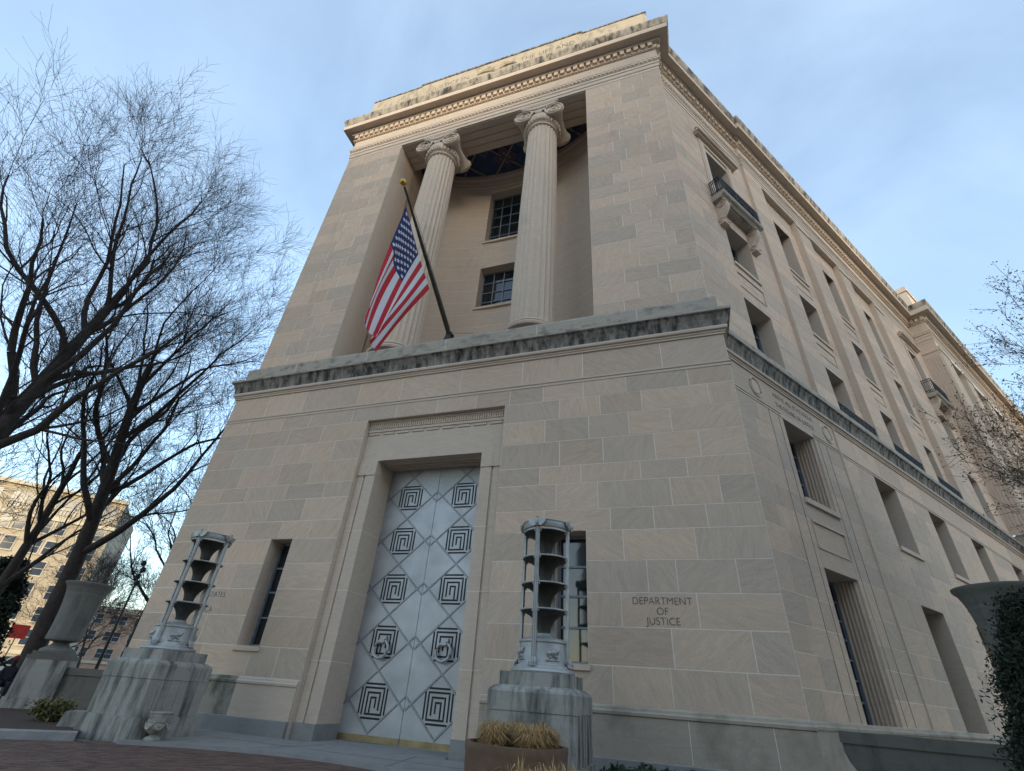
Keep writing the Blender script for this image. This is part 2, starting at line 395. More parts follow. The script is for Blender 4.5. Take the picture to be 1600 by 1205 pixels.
for s in (-1, 1):
    mb = MB(*FRONT); a, b = sorted((s * 4.08, s * 4.99)); mb.box(a, b, -.3, .06, 1.74, 1.862); mb.build('window_sill', M['lime'], bld)
    x = 9.05 * s
    mb = MB(*FRONT); mb.quad((x, 0, -.3), (x, -1.05, -.3), (x, -1.05, 10.4), (x, 0, 10.4)); mb.build('corner_return', M['lime'], bld)

# --- plinth and granite base
LEFTP = [(-9.05 - DD[0] * 26, .99 + DD[1] * 26), (-9.05, .99), (-9.05, 0)]
SIDEP = [(9.05, 0), (9.05, .99), S(SPAV), S(SPAV, PJ), S(SEND, PJ)]
prof = [(-.05, .28), (.06, .28), (.06, .985), (.085, 1.0), (.09, 1.05), (.06, 1.08), (.05, 1.12), (.012, 1.15), (-.05, 1.15)]
pl_mats = [M['moss'], M['lime']]
for nm, pth, mt in (('plinth', [(PORT + .02, 0), (9.05, 0)] + SIDEP[1:], 'plinth'), ('plinth', LEFTP + [(-4.45, 0)], 'moss'), ('plinth', [(-4.45, 0), (-PORT - .02, 0)], 'lime')):
    mb = MB(); mb.sweep(pth, prof); mb.build(nm, M[mt], bld)
prof = [(-.05, -.35), (.12, -.35), (.12, .27), (.10, .28), (-.05, .28)]
for pth in ([(PORT + .02, 0), (9.05, 0)] + SIDEP[1:], LEFTP + [(-PORT - .02, 0)]):
    mb = MB(); mb.sweep(pth, prof); mb.build('granite_base', M['slab'], bld)
mb = MB(*FRONT)
for x in (4.2, 6.9, 8.4, -6.1, -7.8): mb.box(x - .006, x + .006, .055, .066, .30, .98)
mb.build('plinth_joint', M['mortar'], bld, kind='stuff')

# --- double fillet, belt cornice and the course above it
FULL = LEFTP + SIDEP
prof = [(-.04, 9.28), (.02, 9.28), (.02, 9.325), (.005, 9.335), (.005, 9.375), (.03, 9.385), (.03, 9.445), (-.04, 9.45)]
mb = MB(); mb.sweep(LEFTP + [(9.05, 0), (9.05, .99)] + [S(2.9)], prof); mb.build('string_fillet', M['lime'], bld)
prof = [(-.04, 10.36), (.045, 10.36), (.05, 10.42), (.075, 10.43), (.075, 10.49), (.13, 10.50), (.145, 10.56), (.13, 10.60), (.12, 10.62)]
mb = MB(); mb.sweep(FULL, prof + [(-.04, 10.62)]); mb.build('belt_moulding', M['lime'], bld)
prof = [(-.04, 10.62), (.12, 10.62), (.13, 10.72), (.17, 10.86), (.24, 11.0), (.29, 11.04), (.29, 11.06), (-.04, 11.06)]
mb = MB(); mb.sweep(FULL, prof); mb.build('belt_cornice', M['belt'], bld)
prof = [(-.04, 11.06), (.305, 11.062), (.305, 11.15), (.02, 11.22), (-.3, 11.22)]
mb = MB(); mb.sweep(FULL, prof); mb.build('belt_cap', M['beltcap'], bld)
prof = [(-.6, 11.222), (.015, 11.222), (.015, 11.78), (-.01, 11.86), (-.6, 11.875)]
mb = MB(); mb.sweep(LEFTP + [(9.05, 0), (9.05, .99), S(SPAV), S(SPAV, PJ), S(SEND, PJ)], prof); mb.build('parapet_course', M['beltcap'], bld)
mb = MB(*FRONT)
for x in (-6.6, -3.3, 0.0, 3.4, 6.7): mb.box(x - .008, x + .008, .013, .017, 11.24, 11.78)
mb.build('parapet_joint', M['mortar'], bld, kind='stuff')

# --- inscriptions
def text(body, x, z, size, fr, d, name='carved_inscription', sx=1.0, parent=None, mat='letters', ext=.002):
    cu = bpy.data.curves.new('txt', 'FONT'); cu.body = body; cu.align_x = 'CENTER'; cu.size = size; cu.extrude = ext; cu.offset = -.004 * size / .22
    t = bpy.data.objects.new('txt', cu); col.objects.link(t)
    dg = bpy.context.evaluated_depsgraph_get(); me = bpy.data.meshes.new_from_object(t.evaluated_get(dg))
    bpy.data.objects.remove(t, do_unlink=True)
    (ox, oy), u, n = fr
    for v in me.vertices:
        a = x + v.co.x * sx; zz = z + v.co.y; dd = d + v.co.z
        v.co = (ox + u[0] * a + n[0] * dd, oy + u[1] * a + n[1] * dd, zz)
    me.materials.clear(); me.materials.append(M[mat])
    o = bpy.data.objects.new(name, me); col.objects.link(o); o.parent = parent or bld
    return o
for (t, z) in (('DEPARTMENT', 3.09), ('OF', 2.88), ('JUSTICE', 2.68)): text(t, 6.61, z, .222, FRONT, .0095, sx=.93)
for (t, z) in (('UNITED STATES', 3.09), ('OF', 2.88), ('AMERICA', 2.68)): text(t, -6.72, z, .222, FRONT, .0095, sx=.93)

# --- doorway: recessed stone frame, lintel ornament, the two metal doors
IN = 1.81; DOORD = -1.11; OT = 7.28
mb = MB(*FRONT)
for s in (-1, 1):
    def bx(a, b, *r):
        a, b = sorted((s * a, s * b)); mb.box(a, b, *r)
    bx(2.22, 2.476, -.6, -.165, .28, 6.78); bx(2.155, 2.22, -.6, -.20, .28, 6.78); bx(IN, 2.155, -1.25, -.15, .28, 6.78)
    bx(IN - .0, 2.47, -1.25, -.13, 6.79, OT)
    bx(2.15, 2.20, -.14, -.12, 6.80, 7.26)
mb.box(-2.475, 2.475, -1.25, -.172, OT + .002, 8.20); mb.box(-2.475, 2.475, -.6, -.150, 8.34, 8.42)
mb.box(-2.475, 2.475, -.6, -.19, 8.20, 8.34); mb.box(-2.475, 2.475, -.6, -.18, 8.42, 8.72)
for k in range(9):
    x = -2.475 + .55 * k; mb.box(x + .04, x + .46, -.2, -.155, 8.235, 8.31)
for k in range(62):
    x = -2.44 + .0795 * k; mb.box(x, x + .045, -.2, -.148, 8.45, 8.66)
mb.box(-2.475, 2.475, -.6, -.14, 8.665, 8.735)
for k in range(3): mb.box(-IN + .02, IN - .02, -.55 - k * .17, -.48 - k * .17, OT - .03, OT + .01)
mb.build('door_surround', M['lime'], bld)
for s in (-1, 1):
    mb = MB(*FRONT); a, b = sorted((s * IN, s * 2.475)); mb.box(a, b, -1.25, -.11, -.3, .278); mb.build('surround_base', M['slab'], bld)
mb = MB(*FRONT)
for s in (-1, 1):
    for z in (1.62, 3.35, 5.02):
        a, b = sorted((s * (IN + .001), s * 2.47)); mb.box(a, b, -.152, -.148, z - .007, z + .007)
        a, b = sorted((s * (IN - .001), s * (IN + .01))); mb.box(a, b, -1.1, -.152, z - .007, z + .007)
mb.build('surround_joint', M['mortar'], bld, kind='stuff')

KZ = [0.83, 2.20, 3.575, 4.95, 6.325]; HK = 1.374; AX = .76
for s in (-1, 1):
    a, b = sorted((s * .008, s * 1.86)); cx = s * .94
    mb = MB(*FRONT); mb.box(a, b, DOORD - .08, DOORD, -.04, 7.275); lf = mb.build('door', M['alu'], bld)
    tag(lf, label='left aluminium door leaf with diamond lattice' if s < 0 else 'right aluminium door leaf with diamond lattice')
    mb = MB(*FRONT); sl_ = (HK / 2) / AX
    bead = MB(*FRONT)
    for i in range(-3, 9):
        z0 = KZ[0] - HK / 2 + i * HK
        for sg in (-1, 1):
            # clip the line z = z0 + sg*sl_*(x-cx) to the leaf
            pts = []
            lo, hi = a + .01, b - .01
            for k in range(0, 121):
                x = lo + (hi - lo) * k / 120; z = z0 + sg * sl_ * (x - cx)
                if .13 < z < 7.25: pts.append((x, z))
            if len(pts) > 4:
                th_ = .014 + (.004 if sg > 0 else 0)
                mb.bar((pts[0][0], DOORD - .005, pts[0][1]), (pts[-1][0], DOORD - .005, pts[-1][1]), .054, th_)
                p0, p1 = Vector(pts[0]), Vector(pts[-1]); ln = (p1 - p0).length; nb = int(ln / .052)
                for k in range(nb):
                    q = p0.lerp(p1, (k + .5) / nb); rr = .018
                    bead.prism_d([(q.x - rr, q.y), (q.x, q.y - rr), (q.x + rr, q.y), (q.x, q.y + rr)], DOORD + th_ - .008, DOORD + th_ + .010)
    mb.build('lattice_strip', M['alu_strip'], lf, kind='stuff'); bead.build('lattice_beading', M['alu'], lf, kind='stuff')
    for kz in KZ:
        mb = MB(*FRONT); hw = .39; t = .046; KS = .90; D0 = DOORD - .006; TK = .010
        def seg(x0, z0, x1, z1):
            x0, x1 = sorted((cx - s * x0 * KS, cx - s * x1 * KS)); z0, z1 = sorted((kz + z0 * KS, kz + z1 * KS))
            mb.box(x0 - t / 2, x1 + t / 2, D0, D0 + TK, z0 - t / 2, z1 + t / 2)
        # outer bars, then a Greek key spiral
        seg(-.30, .42, .30, .42); seg(-.30, -.42, .30, -.42); seg(-.42, -.30, -.42, .30); seg(.42, -.30, .42, .30)
        seg(-.32, .32, .32, .32); seg(-.32, -.32, -.32, .265); seg(.32, -.32, .32, .265)
        seg(-.20, -.32, .265, -.32); seg(-.20, -.265, -.20, .20); seg(-.145, .20, .20, .20); seg(.20, -.20, .20, .145)
        seg(-.08, -.265, -.08, .08); seg(-.025, .08, .08, .08); seg(.08, -.15, .08, .025)
        mb.build('greek_key_panel', M['keydark'], lf)
    # ring handle
    mb = MB(*FRONT); kz = KZ[1]
    ring = [(cx + .215 * math.sin(t), DOORD + .11 - .03 * math.cos(t), kz - .19 + .215 * math.cos(t)) for t in [2 * math.pi * k / 28 for k in range(29)]]
    mb.tube(ring, .04, 8)
    mb.box(cx - .09, cx + .09, DOORD - .01, DOORD + .07, kz - .05, kz + .14); mb.box(cx - .075, cx + .075, DOORD + .02, DOORD + .15, kz - .03, kz + .06)
    mb.build('ring_handle', M['alu'], lf, smooth=True)
    mb = MB(*FRONT); mb.box(a + .005, b - .005, DOORD - .01, DOORD + .012, -.035, .10); mb.build('kick_plate', M['bronze'], lf)

# --- upper front: piers, niche, columns
UP = 11.87; AB = 27.2
UFR = ((0, .26), (1, 0), (0, -1))
uw = wall('upper_wall', UFR, (-8.9, 8.9), UP - .1, AB, [(-5.3, 5.3, UP - .2, AB + .1, 1.7)])
zc = [UP + .005]
while zc[-1] < AB - .9: zc.append(zc[-1] + rnd.choice((.66, .72, .78)))
zc.append(AB)
block_objs(UFR, courses(5.3, 8.9, zc, [], .95, 1.75), 0, uw)
block_objs(UFR, courses(-8.9, -5.3, zc, [], .95, 1.75), 0, uw)
for x in (-8.9, 8.9):
    mb = MB(*UFR); mb.quad((x, 0, UP - .1), (x, -.91, UP - .1), (x, -.91, 30), (x, 0, 30)); mb.build('corner_return', M['lime'], bld)
# curved back wall of the niche
CY, CRr = 4.25 - 10.6, 10.6
def arc(x, r=CRr): return CY + math.sqrt(r * r - x * x)
NW = [(-1.2, 1.2, 22.2, 26.55), (-1.2, 1.2, 17.3, 20.1)]
xs = sorted({-5.3, 5.3, -1.2, 1.2, *[-5.3 + 10.6 * k / 24 for k in range(25)]})
mb = MB(); zs = [UP - .1, 17.3, 20.1, 22.2, 26.55, 28.2]
for a, b in zip(xs, xs[1:]):
    for c, e in zip(zs, zs[1:]):
        if any(o[0] < (a + b) / 2 < o[1] and o[2] < (c + e) / 2 < o[3] for o in NW): continue
        mb.quad((a, arc(a), c), (b, arc(b), c), (b, arc(b), e), (a, arc(a), e))
for (a, b, c, e) in NW:
    y0 = arc(1.2); y1 = y0 + .62
    for q in (((a, y0, c), (a, y1, c), (a, y1, e), (a, y0, e)), ((b, y0, c), (b, y1, c), (b, y1, e), (b, y0, e)), ((a, y0, e), (b, y0, e), (b, y1, e), (a, y1, e)), ((a, y0, c), (b, y0, c), (b, y1, c), (a, y1, c))): mb.quad(*q)
for s in (-1, 1): mb.quad((s * 5.3, 1.9, UP - .1), (s * 5.3, arc(5.3), UP - .1), (s * 5.3, arc(5.3), 28.2), (s * 5.3, 1.9, 28.2))
mb.build('niche_wall', M['lime'], bld)
# its coursing
mb = MB()
zz = UP + .9; row = 0
while zz < 26.8:
    row += 1
    for a, b in zip(xs, xs[1:]):
        if any(o[0] < (a + b) / 2 < o[1] and o[2] < zz < o[3] for o in NW): continue
        mb.quad((a, arc(a) - .003, zz - .008), (b, arc(b) - .003, zz - .008), (b, arc(b) - .003, zz + .008), (a, arc(a) - .003, zz + .008))
    zz += .82
mb.build('niche_joint', M['mortar'], bld, kind='stuff')
for i, (a, b, c, e) in enumerate(NW):
    w_ = window(((0, arc(1.2) + .5), (1, 0), (0, -1)), a, b, c, e, 0, 4, 5 if i == 0 else 4, mw=.045)
    mb = MB(); mb.box(a - .12, b + .12, arc(1.2) - .06, arc(1.2) + .5, c - .14, c + .002); mb.build('window_sill', M['lime'], bld)
    mb = MB(); mb.box(.62, .74, arc(1.2) + .46, arc(1.2) + .475, c + 1.2, c + 1.75); mb.build('yellow_lamplight_patch', simple('yellow_lamplight_patch', (.75, .72, .12), .6) if i == 0 else bpy.data.materials['yellow_lamplight_patch'], w_)  # flat yellow patch on the glass; lamplight inside put into its colour
# floor, ceiling, cornice of the niche
mb = MB(); mb.quad((-5.4, .2, UP), (5.4, .2, UP), (5.4, 4.4, UP), (-5.4, 4.4, UP)); mb.build('niche_floor', M['beltcap'], bld)
mb = MB(); mb.quad((-5.4, 1.85, 28.0), (5.4, 1.85, 28.0), (5.4, 4.4, 28.0), (-5.4, 4.4, 28.0)); nc = mb.build('niche_ceiling', M['blueceil'], bld)
apath = [(x, arc(x)) for x in xs][::-1]
apath = [(x, arc(x)) for x in xs]
mb = MB(); mb.sweep(apath, [(0, 26.85), (.05, 26.85), (.06, 27.05), (.10, 27.08), (.10, 27.3), (.14, 27.36), (.16, 27.62), (.26, 27.7), (.30, 27.95), (.30, 28.0), (0, 28.0)])
mb.build('niche_cornice', M['lime'], bld)
def cbar(mb, a, b, wd, z0, z1):
    A, B = Vector(a), Vector(b); t = (B - A).normalized(); q = Vector((-t.y, t.x)) * wd / 2
    mb.prism_z([tuple(A - q), tuple(B - q), tuple(B + q), tuple(A + q)], z0, z1)
mb = MB(); cof = MB(); pan = MB()
def inside(x, y): return abs(x) < 5.2 and 1.9 < y < arc(x) - .22
for k in range(-4, 5):
    for sg in (-1, 1):
        pts = [(k * 2.35 + sg * t, 3.0 + t) for t in np.linspace(-2, 2, 41)]
        pts = [p for p in pts if inside(*p)]
        if len(pts) > 3: cbar(mb, pts[0], pts[-1], .10, 27.90 if sg > 0 else 27.91, 27.999)
mb.build('ceiling_rib', M['gilt'], nc, kind='stuff')
for k in range(-4, 5):
    cx_ = k * 2.35
    if abs(cx_) < 5: 
        q = [(cx_ - .8, 3.0), (cx_, 2.2), (cx_ + .8, 3.0), (cx_, 3.8)]
        if k % 2 == 0:
            q = [p if inside(*p) else (p[0], min(max(p[1], 1.95), arc(max(-5.2, min(5.2, p[0]))) - .3)) for p in q]
            pan.prism_z(q, 27.94, 27.995)
    q = [(cx_ + .45, 2.05), (cx_ + 1.9, 2.05), (cx_ + 1.175, 2.7)]
    if abs(cx_ + 1.175) < 4.2: cof.prism_z(q, 27.94, 27.995)
pan.build('ceiling_panel', M['purple'], nc, kind='stuff'); cof.build('ceiling_coffer', M['bluecof'], nc, kind='stuff')
mb = MB()
for px_, py_ in [(i * .2, j * .2) for i in (-1, 0, 1) for j in (-1, 0, 1)]:
    a_ = .785; X = (px_ * math.cos(a_) - py_ * math.sin(a_)); Y = 3.0 + (px_ * math.sin(a_) + py_ * math.cos(a_))
    mb.lathe([(.07, 27.90), (.07, 27.94)], (X, Y), 8)
mb.build('ceiling_rosette', M['gilt'], nc, kind='stuff')
# beam over the columns with stepped soffit
mb = MB(); mb.quad((-5.3, .26, AB), (5.3, .26, AB), (5.3, 1.9, AB), (-5.3, 1.9, AB)); mb.quad((-5.3, 1.9, AB), (5.3, 1.9, AB), (5.3, 1.9, 28.1), (-5.3, 1.9, 28.1))
mb.build('beam_soffit', M['lime'], bld)
mb = MB()
for y0, y1 in ((.30, .62), (.68, 1.02), (1.08, 1.42), (1.48, 1.86)): mb.box(-5.29, 5.29, y0, y1, AB - .045, AB + .01)
mb.build('soffit_fascia', M['lime'], bld, kind='stuff')

def fl(t): return 1 - .055 * (abs(math.sin(t * 10)) ** .6) + 0.0
def column(x):
    c = (x, 1.08)
    mb = MB(); rf = lambda t: 1 - .08 * abs(math.sin(t * 12))
    prof = [(.86, 12.35), (.86, 13.0), (.855, 16), (.835, 19), (.80, 22), (.765, 24.2), (.745, 25.4)]
    mb.lathe(prof, c, 168, rfun=rf)
    sh = mb.build('column', M['lime'], bld)
    mb = MB(); mb.box(x - 1.12, x + 1.12, c[1] - .84, c[1] + 1.12, 11.87, 12.02); mb.lathe([(1.10, 12.02), (1.13, 12.1), (1.08, 12.18), (.95, 12.2), (.93, 12.26), (1.0, 12.3), (.98, 12.37), (.87, 12.4)], c, 48); mb.build('base', M['lime'], sh, smooth=True)
    mb = MB()
    mb.lathe([(.74, 25.38), (.80, 25.42), (.80, 25.5), (.76, 25.52), (.84, 25.62), (.93, 25.82), (.95, 25.95), (.9, 26.2)], c, 48)
    for k in range(32):
        t = 2 * math.pi * k / 32; q = (c[0] + .9 * math.cos(t), c[1] + .9 * math.sin(t))
        mb.lathe([(.02, 25.58), (.065, 25.68), (.075, 25.80), (.03, 25.9)], q, 6)
    # abacus
    mb.box(x - 1.0, x + 1.0, .24, 1.92, 27.06, AB - .046); mb.box(x - .96, x + .96, .28, 1.88, 26.98, 27.06)
    # volute blocks front and back, bolsters between
    VX, VZ, VR = .84, 26.27, .50
    for yf, sg in ((.22, -1), (1.94, 1)):
        mb.box(x - VX, x + VX, min(yf, yf - sg * .16), max(yf, yf - sg * .16), 26.45, 26.97)
        for s in (-1, 1):
            pts = []; rad = []
            for k in range(76):
                u = k / 75; t = math.pi / 2 - s * 0 + u * 5.2 * math.pi; r = VR * (1 - u) ** .85 + .03
                pts.append((x + s * VX + s * r * math.cos(t) * 1.0, yf + sg * .02, VZ + r * math.sin(t))); rad.append(.05 * (1 - .6 * u))
            mb.tube(pts, rad, 5)
            mb.prism_d([(x + s * VX + .47 * math.cos(2 * math.pi * k / 24), VZ + .47 * math.sin(2 * math.pi * k / 24)) for k in range(24)], min(yf, yf - sg * .12), max(yf, yf - sg * .12))
            mb.tube([(x + s * VX, yf + sg * .05, VZ), (x + s * VX, yf - sg * .02, VZ)], .07, 8)
        pts = [(x - VX + .0, yf + sg * .02, VZ + VR), (x - .4, yf + sg * .02, 26.70), (x, yf + sg * .02, 26.64), (x + .4, yf + sg * .02, 26.70), (x + VX, yf + sg * .02, VZ + VR)]
        mb.tube(pts, .04, 5)
        for k in range(5):
            a_ = (k - 2) * .28; mb.tube([(x + .06 * (k - 2), yf + sg * .03, 26.2), (x + math.sin(a_) * .35, yf + sg * .03, 26.2 + math.cos(a_) * .32)], [.05, .02], 5)
    for s in (-1, 1):
        pts = [(x + s * VX, .3 + 1.56 * k / 10, VZ) for k in range(11)]
        rad = [.47 - .20 * math.sin(math.pi * k / 10) ** .7 for k in range(11)]
        mb.tube(pts, rad, 24)
    mb.build('capital', M['lime'], sh, smooth=True)
    return sh
column(-2.88); column(2.86)

# --- entablature round the building
SU = lambda s, d=0: S(s, d, SIDEU)
UPATH = [(-8.9 - DD[0] * 26, 1.17 + DD[1] * 26), (-8.9, 1.17), (-8.9, .26), (8.9, .26), (8.9, 1.17), SU(7.0), SU(7.0, .15), SU(SPAV - .2, .15), SU(SPAV - .2, PJ + .15), SU(SEND, PJ + .15)]
mb = MB(); mb.sweep(UPATH, [(-.2, AB), (.012, AB), (.012, 27.44), (.04, 27.445), (.04, 27.74), (.068, 27.745), (.068, 27.95), (-.2, 27.95)]); mb.build('architrave', M['lime'], bld)
mb = MB(); mb.sweep(UPATH, [(-.2, 27.95), (.09, 27.952), (.12, 28.06), (.13, 28.17), (.15, 28.19), (.15, 28.25), (-.2, 28.26)]); mb.build('architrave_moulding', M['lime'], bld)
mb = MB(); mb.sweep(UPATH, [(-.2, 28.26), (.03, 28.261), (.03, 29.14), (-.2, 29.14)]); mb.build('frieze', M['lime'], bld)
mb = MB(); mb.sweep(UPATH, [(-.2, 29.14), (.06, 29.141), (.13, 29.22), (.13, 29.26), (.10, 29.262), (.10, 29.62), (.26, 29.63), (.30, 29.70), (.30, 29.78), (-.2, 29.78)]); mb.build('bed_moulding', M['lime'], bld)
mb = MB(); mb.sweep(UPATH, [(-.2, 29.785), (.62, 29.785), (.62, 29.74), (.68, 29.74), (.68, 30.12), (.66, 30.18), (-.2, 30.18)]); mb.build('corona', M['lime'], bld)
mb = MB(); mb.sweep(UPATH, [(-.2, 30.182), (.68, 30.182), (.70, 30.26), (.75, 30.4), (.79, 30.52), (.80, 30.66), (.2, 30.70), (-.2, 30.70)]); mb.build('cymatium', M['cyma'], bld)
den = MB(); bead = MB()
for a, b in zip(UPATH[1:], UPATH[2:]):
    A, B = Vector(a), Vector(b); ln = (B - A).length
    if ln < .5: continue
    t = (B - A).normalized(); n = Vector((t.y, -t.x))
    for mbx, sp, wd, d0, d1, z0, z1 in ((den, .35, .215, .09, .25, 29.27, 29.60), (bead, .21, .10, .12, .152, 28.0, 28.16), (bead, .17, .09, .05, .145, 29.15, 29.25)):
        mbx.o = a; mbx.u = tuple(t); mbx.n = tuple(n); k0 = 0; cnt = int((ln + .3) / sp)
        for k in range(cnt):
            x = -.1 + sp * (k + .5)
            if x > 62: break
            mbx.box(x - wd / 2, x + wd / 2, d0, d1, z0, z1)
den.build('dentil_course', M['lime'], bld, kind='stuff'); bead.build('bead_course', M['lime'], bld, kind='stuff')
# attic with its inscription
mb = MB(); mb.box(-8.8, 8.8, .27, 7.0, 30.6, 33.85); mb.build('attic', M['attic'], bld)
mb = MB(); mb.box(-8.83, 8.83, .24, 7.0, 33.851, 33.98); mb.build('attic_coping', M['belt'], bld)
mb = MB(); mb.box(-5.2, 5.2, .20, .269, 30.7, 33.84); mb.build('attic_panel', M['attic'], bld)
mb = MB(); mb.box(-5.23, 5.23, .16, .238, 33.842, 34.0); mb.build('attic_coping', M['belt'], bld)
AF = ((0, .20), (1, 0), (0, -1))
text('JUSTICE IN', -3.05, 32.72, .66, AF, .006, sx=.8); text('THE LIFE AND', 3.15, 32.72, .66, AF, .006, sx=.8)
mb = MB(*AF)                                        # spread eagle relief between the words
rr2 = random.Random(5)
for s in (-1, 1):
    for k in range(9):
        a_ = .25 + .13 * k; L_ = 1.05 - .055 * k
        mb.tube([(s * .12, .0, 32.7 + .02 * k), (s * (.2 + L_ * .55 * math.cos(a_ * .6)), .05, 32.75 + .5 * math.sin(a_)), (s * (.25 + L_ * math.cos(a_ * .7)), .01, 32.55 + .95 * math.sin(a_) * L_)], [.03, .075, .03], 6)
mb.lathe([(.02, 32.2), (.18, 32.45), (.2, 32.75), (.12, 33.05), (.10, 33.2), (.02, 33.35)], (0, 0), 12)
mb.build('eagle_relief', M['attic'], bld)
# roof deck
mb = MB(); P_ = [(-8.9 - DD[0] * 26, 1.17 + DD[1] * 26), (-8.9, 1.17), (-8.9, .26), (8.9, .26), (8.9, 1.17), SU(SEND), (-8.9 - DD[0] * 26 + 20, 70)]
mb.face([mb.p(x, y, 30.55) for x, y in P_]); mb.build('roof_deck', M['conc'], bld)

# --- long side of the building
BAYS = [10.7, 16.2, 21.7]; EB1 = 4.0; EB2 = 28.45
lo = []
for c in [EB1] + BAYS + [EB2]:
    lo += [(c - 1.01, c + 1.01, 1.06, 4.64, .75), (c - 1.01, c + 1.01, 6.6, 9.27, .75)]
sw = wall('side_wall', SIDE, (0, SPAV), -.3, 10.4, lo)
CS = [1.15, 1.72, 2.4, 3.0, 3.7, 4.64, 5.3, 5.95, 6.6, 7.25, 7.95, 8.6, 9.27]
skipops = lo + [(2.2, 5.85, -.3, 9.27, 0)]
block_stuff('stone_coursing', SIDE, courses(0, SPAV, CS, skipops, 1.1, 2.0) + courses(2.2, 2.99, CS, [], 1.0, 2.0) + courses(5.01, 5.85, CS, [], 1.0, 2.0) + courses(2.99, 5.01, [4.64, 5.3, 5.95, 6.6], [], 1, 3) + courses(0, SPAV, [9.46, 10.36], [], 1.8, 2.6), 0, sw)
for c in [EB1] + BAYS + [EB2]:
    det = c < 12
    window(SIDE, c - 1.0, c + 1.0, 1.06, 4.63, -.7, 3, 7, panes=False, mw=.05)
    window(SIDE, c - 1.0, c + 1.0, 6.6, 9.26, -.7, 3, 5, panes=det, mw=.05)
    mb = MB(*SIDE); mb.box(c - 1.06, c + 1.06, -.3, .08, 6.44, 6.598); mb.build('window_sill', M['lime'], bld)
for c in (EB1,):
    for z0, z1 in ((1.07, 4.62), (6.61, 9.25)):
        mb = MB(*SIDE)
        for k in range(6):
            d0 = -.06 - k * .105
            mb.prism_z([(c + 1.015, d0), (c + .965, d0 - .02), (c + .95, d0 - .045), (c + .965, d0 - .07), (c + 1.015, d0 - .09)], z0, z1)
        mb.build('fluted_jamb', M['lime'], bld)
mb = MB(*SIDE)                                      # moulded frame lines of the corner bay, sunk panel, disc reliefs
for a in (2.14, 2.72, 5.28, 5.86): mb.box(a - .012, a + .012, .004, .0125, 1.16, 9.26)
mb.build('frame_groove', M['groove'], bld, kind='stuff')
for c in [6.92]:
    mb = MB(*SIDE); mb.box(c, c + .09, -.02, .05, 1.16, 10.36); mb.build('bay_edge', M['lime'], bld)
mb = MB(*SIDE); mb.box(3.0, 5.0, .012, .03, 5.16, 5.20); mb.box(3.0, 5.0, .012, .05, 5.90, 5.97); mb.box(4.95, 5.0, .012, .04, 5.2, 5.9); mb.box(3.0, 3.04, .012, .03, 5.2, 5.9)
mb.build('panel_moulding', M['lime'], bld)
for c in (1.62, 6.3):
    mb = MB(*SIDE)
    ring = [(c + .30 * math.cos(t), .015, 9.86 + .34 * math.sin(t)) for t in [2 * math.pi * k / 28 for k in range(29)]]
    mb.tube(ring, .035, 6); mb.prism_d([(c + .22 * math.cos(t), 9.86 + .25 * math.sin(t)) for t in [2 * math.pi * k / 24 for k in range(24)]], 0, .03)
    mb.build('disc_relief', M['lime'], bld)
text('ABOVE ALL STATUTES IS', 4.0, 9.98, .255, SIDE, .0095, sx=.93); text('THE FIGURE OF JUSTICE', 4.0, 9.62, .255, SIDE, .0095, sx=.93)
prof = [(-.04, 9.28), (.02, 9.28), (.02, 9.325), (.005, 9.335), (.005, 9.375), (.03, 9.385), (.03, 9.445), (-.04, 9.45)]
cuts = [S(5.01), S(9.69), S(11.71), S(15.19), S(17.21), S(20.69), S(22.71), S(27.44), S(29.46), S(SPAV)]
mb = MB(*SIDE); mb.box(2.9, 5.02, -.05, .009, 9.272, 9.458); mb.build('window_lintel', M['lime'], bld)
for a, b in ((5.02, SPAV),):
    mb = MB(); mb.sweep([S(a), S(b)], prof); mb.build('string_fillet', M['lime'], bld)

# upper storeys
u1 = [(EB1 - .97, EB1 + .97, 12.04, 14.82, .7), (EB1 - .97, EB1 + .97, 16.8, 19.4, .7), (EB1 - .95, EB1 + .97, 20.5, 24.9, .7)]
w1 = wall('upper_side_wall', SIDEU, (0, 7.0), UP - .1, AB, u1, mats=[M['lime'], M['lime']])
u2 = [(o[0] + EB2 - EB1, o[1] + EB2 - EB1, *o[2:]) for o in u1]
RW = 1.88; RD = .30; RT = 27.0
rec = [(c - RW, c + RW, UP - .2, RT, RD) for c in BAYS]
w2 = wall('upper_side_wall', SIDEU, (7.0, SPAV - .2), UP - .1, AB, rec + u2, d=.15, mats=[M['lime'], M['lime']])
ucs = [UP + .01]
while ucs[-1] < AB - 1.0: ucs.append(ucs[-1] + .78)
ucs.append(AB)
block_stuff('stone_coursing', SIDEU, courses(0, 7.0, ucs, u1, 1.3, 2.3), 0, w1)
block_stuff('stone_coursing', SIDEU, courses(7.0, SPAV - .2, ucs, rec + u2, 1.3, 2.3), .15, w2)
mb = MB(*SIDEU); mb.quad((7.0, -.1, UP), (7.0, .16, UP), (7.0, .16, AB), (7.0, -.1, AB)); mb.build('bay_edge', M['lime'], bld)
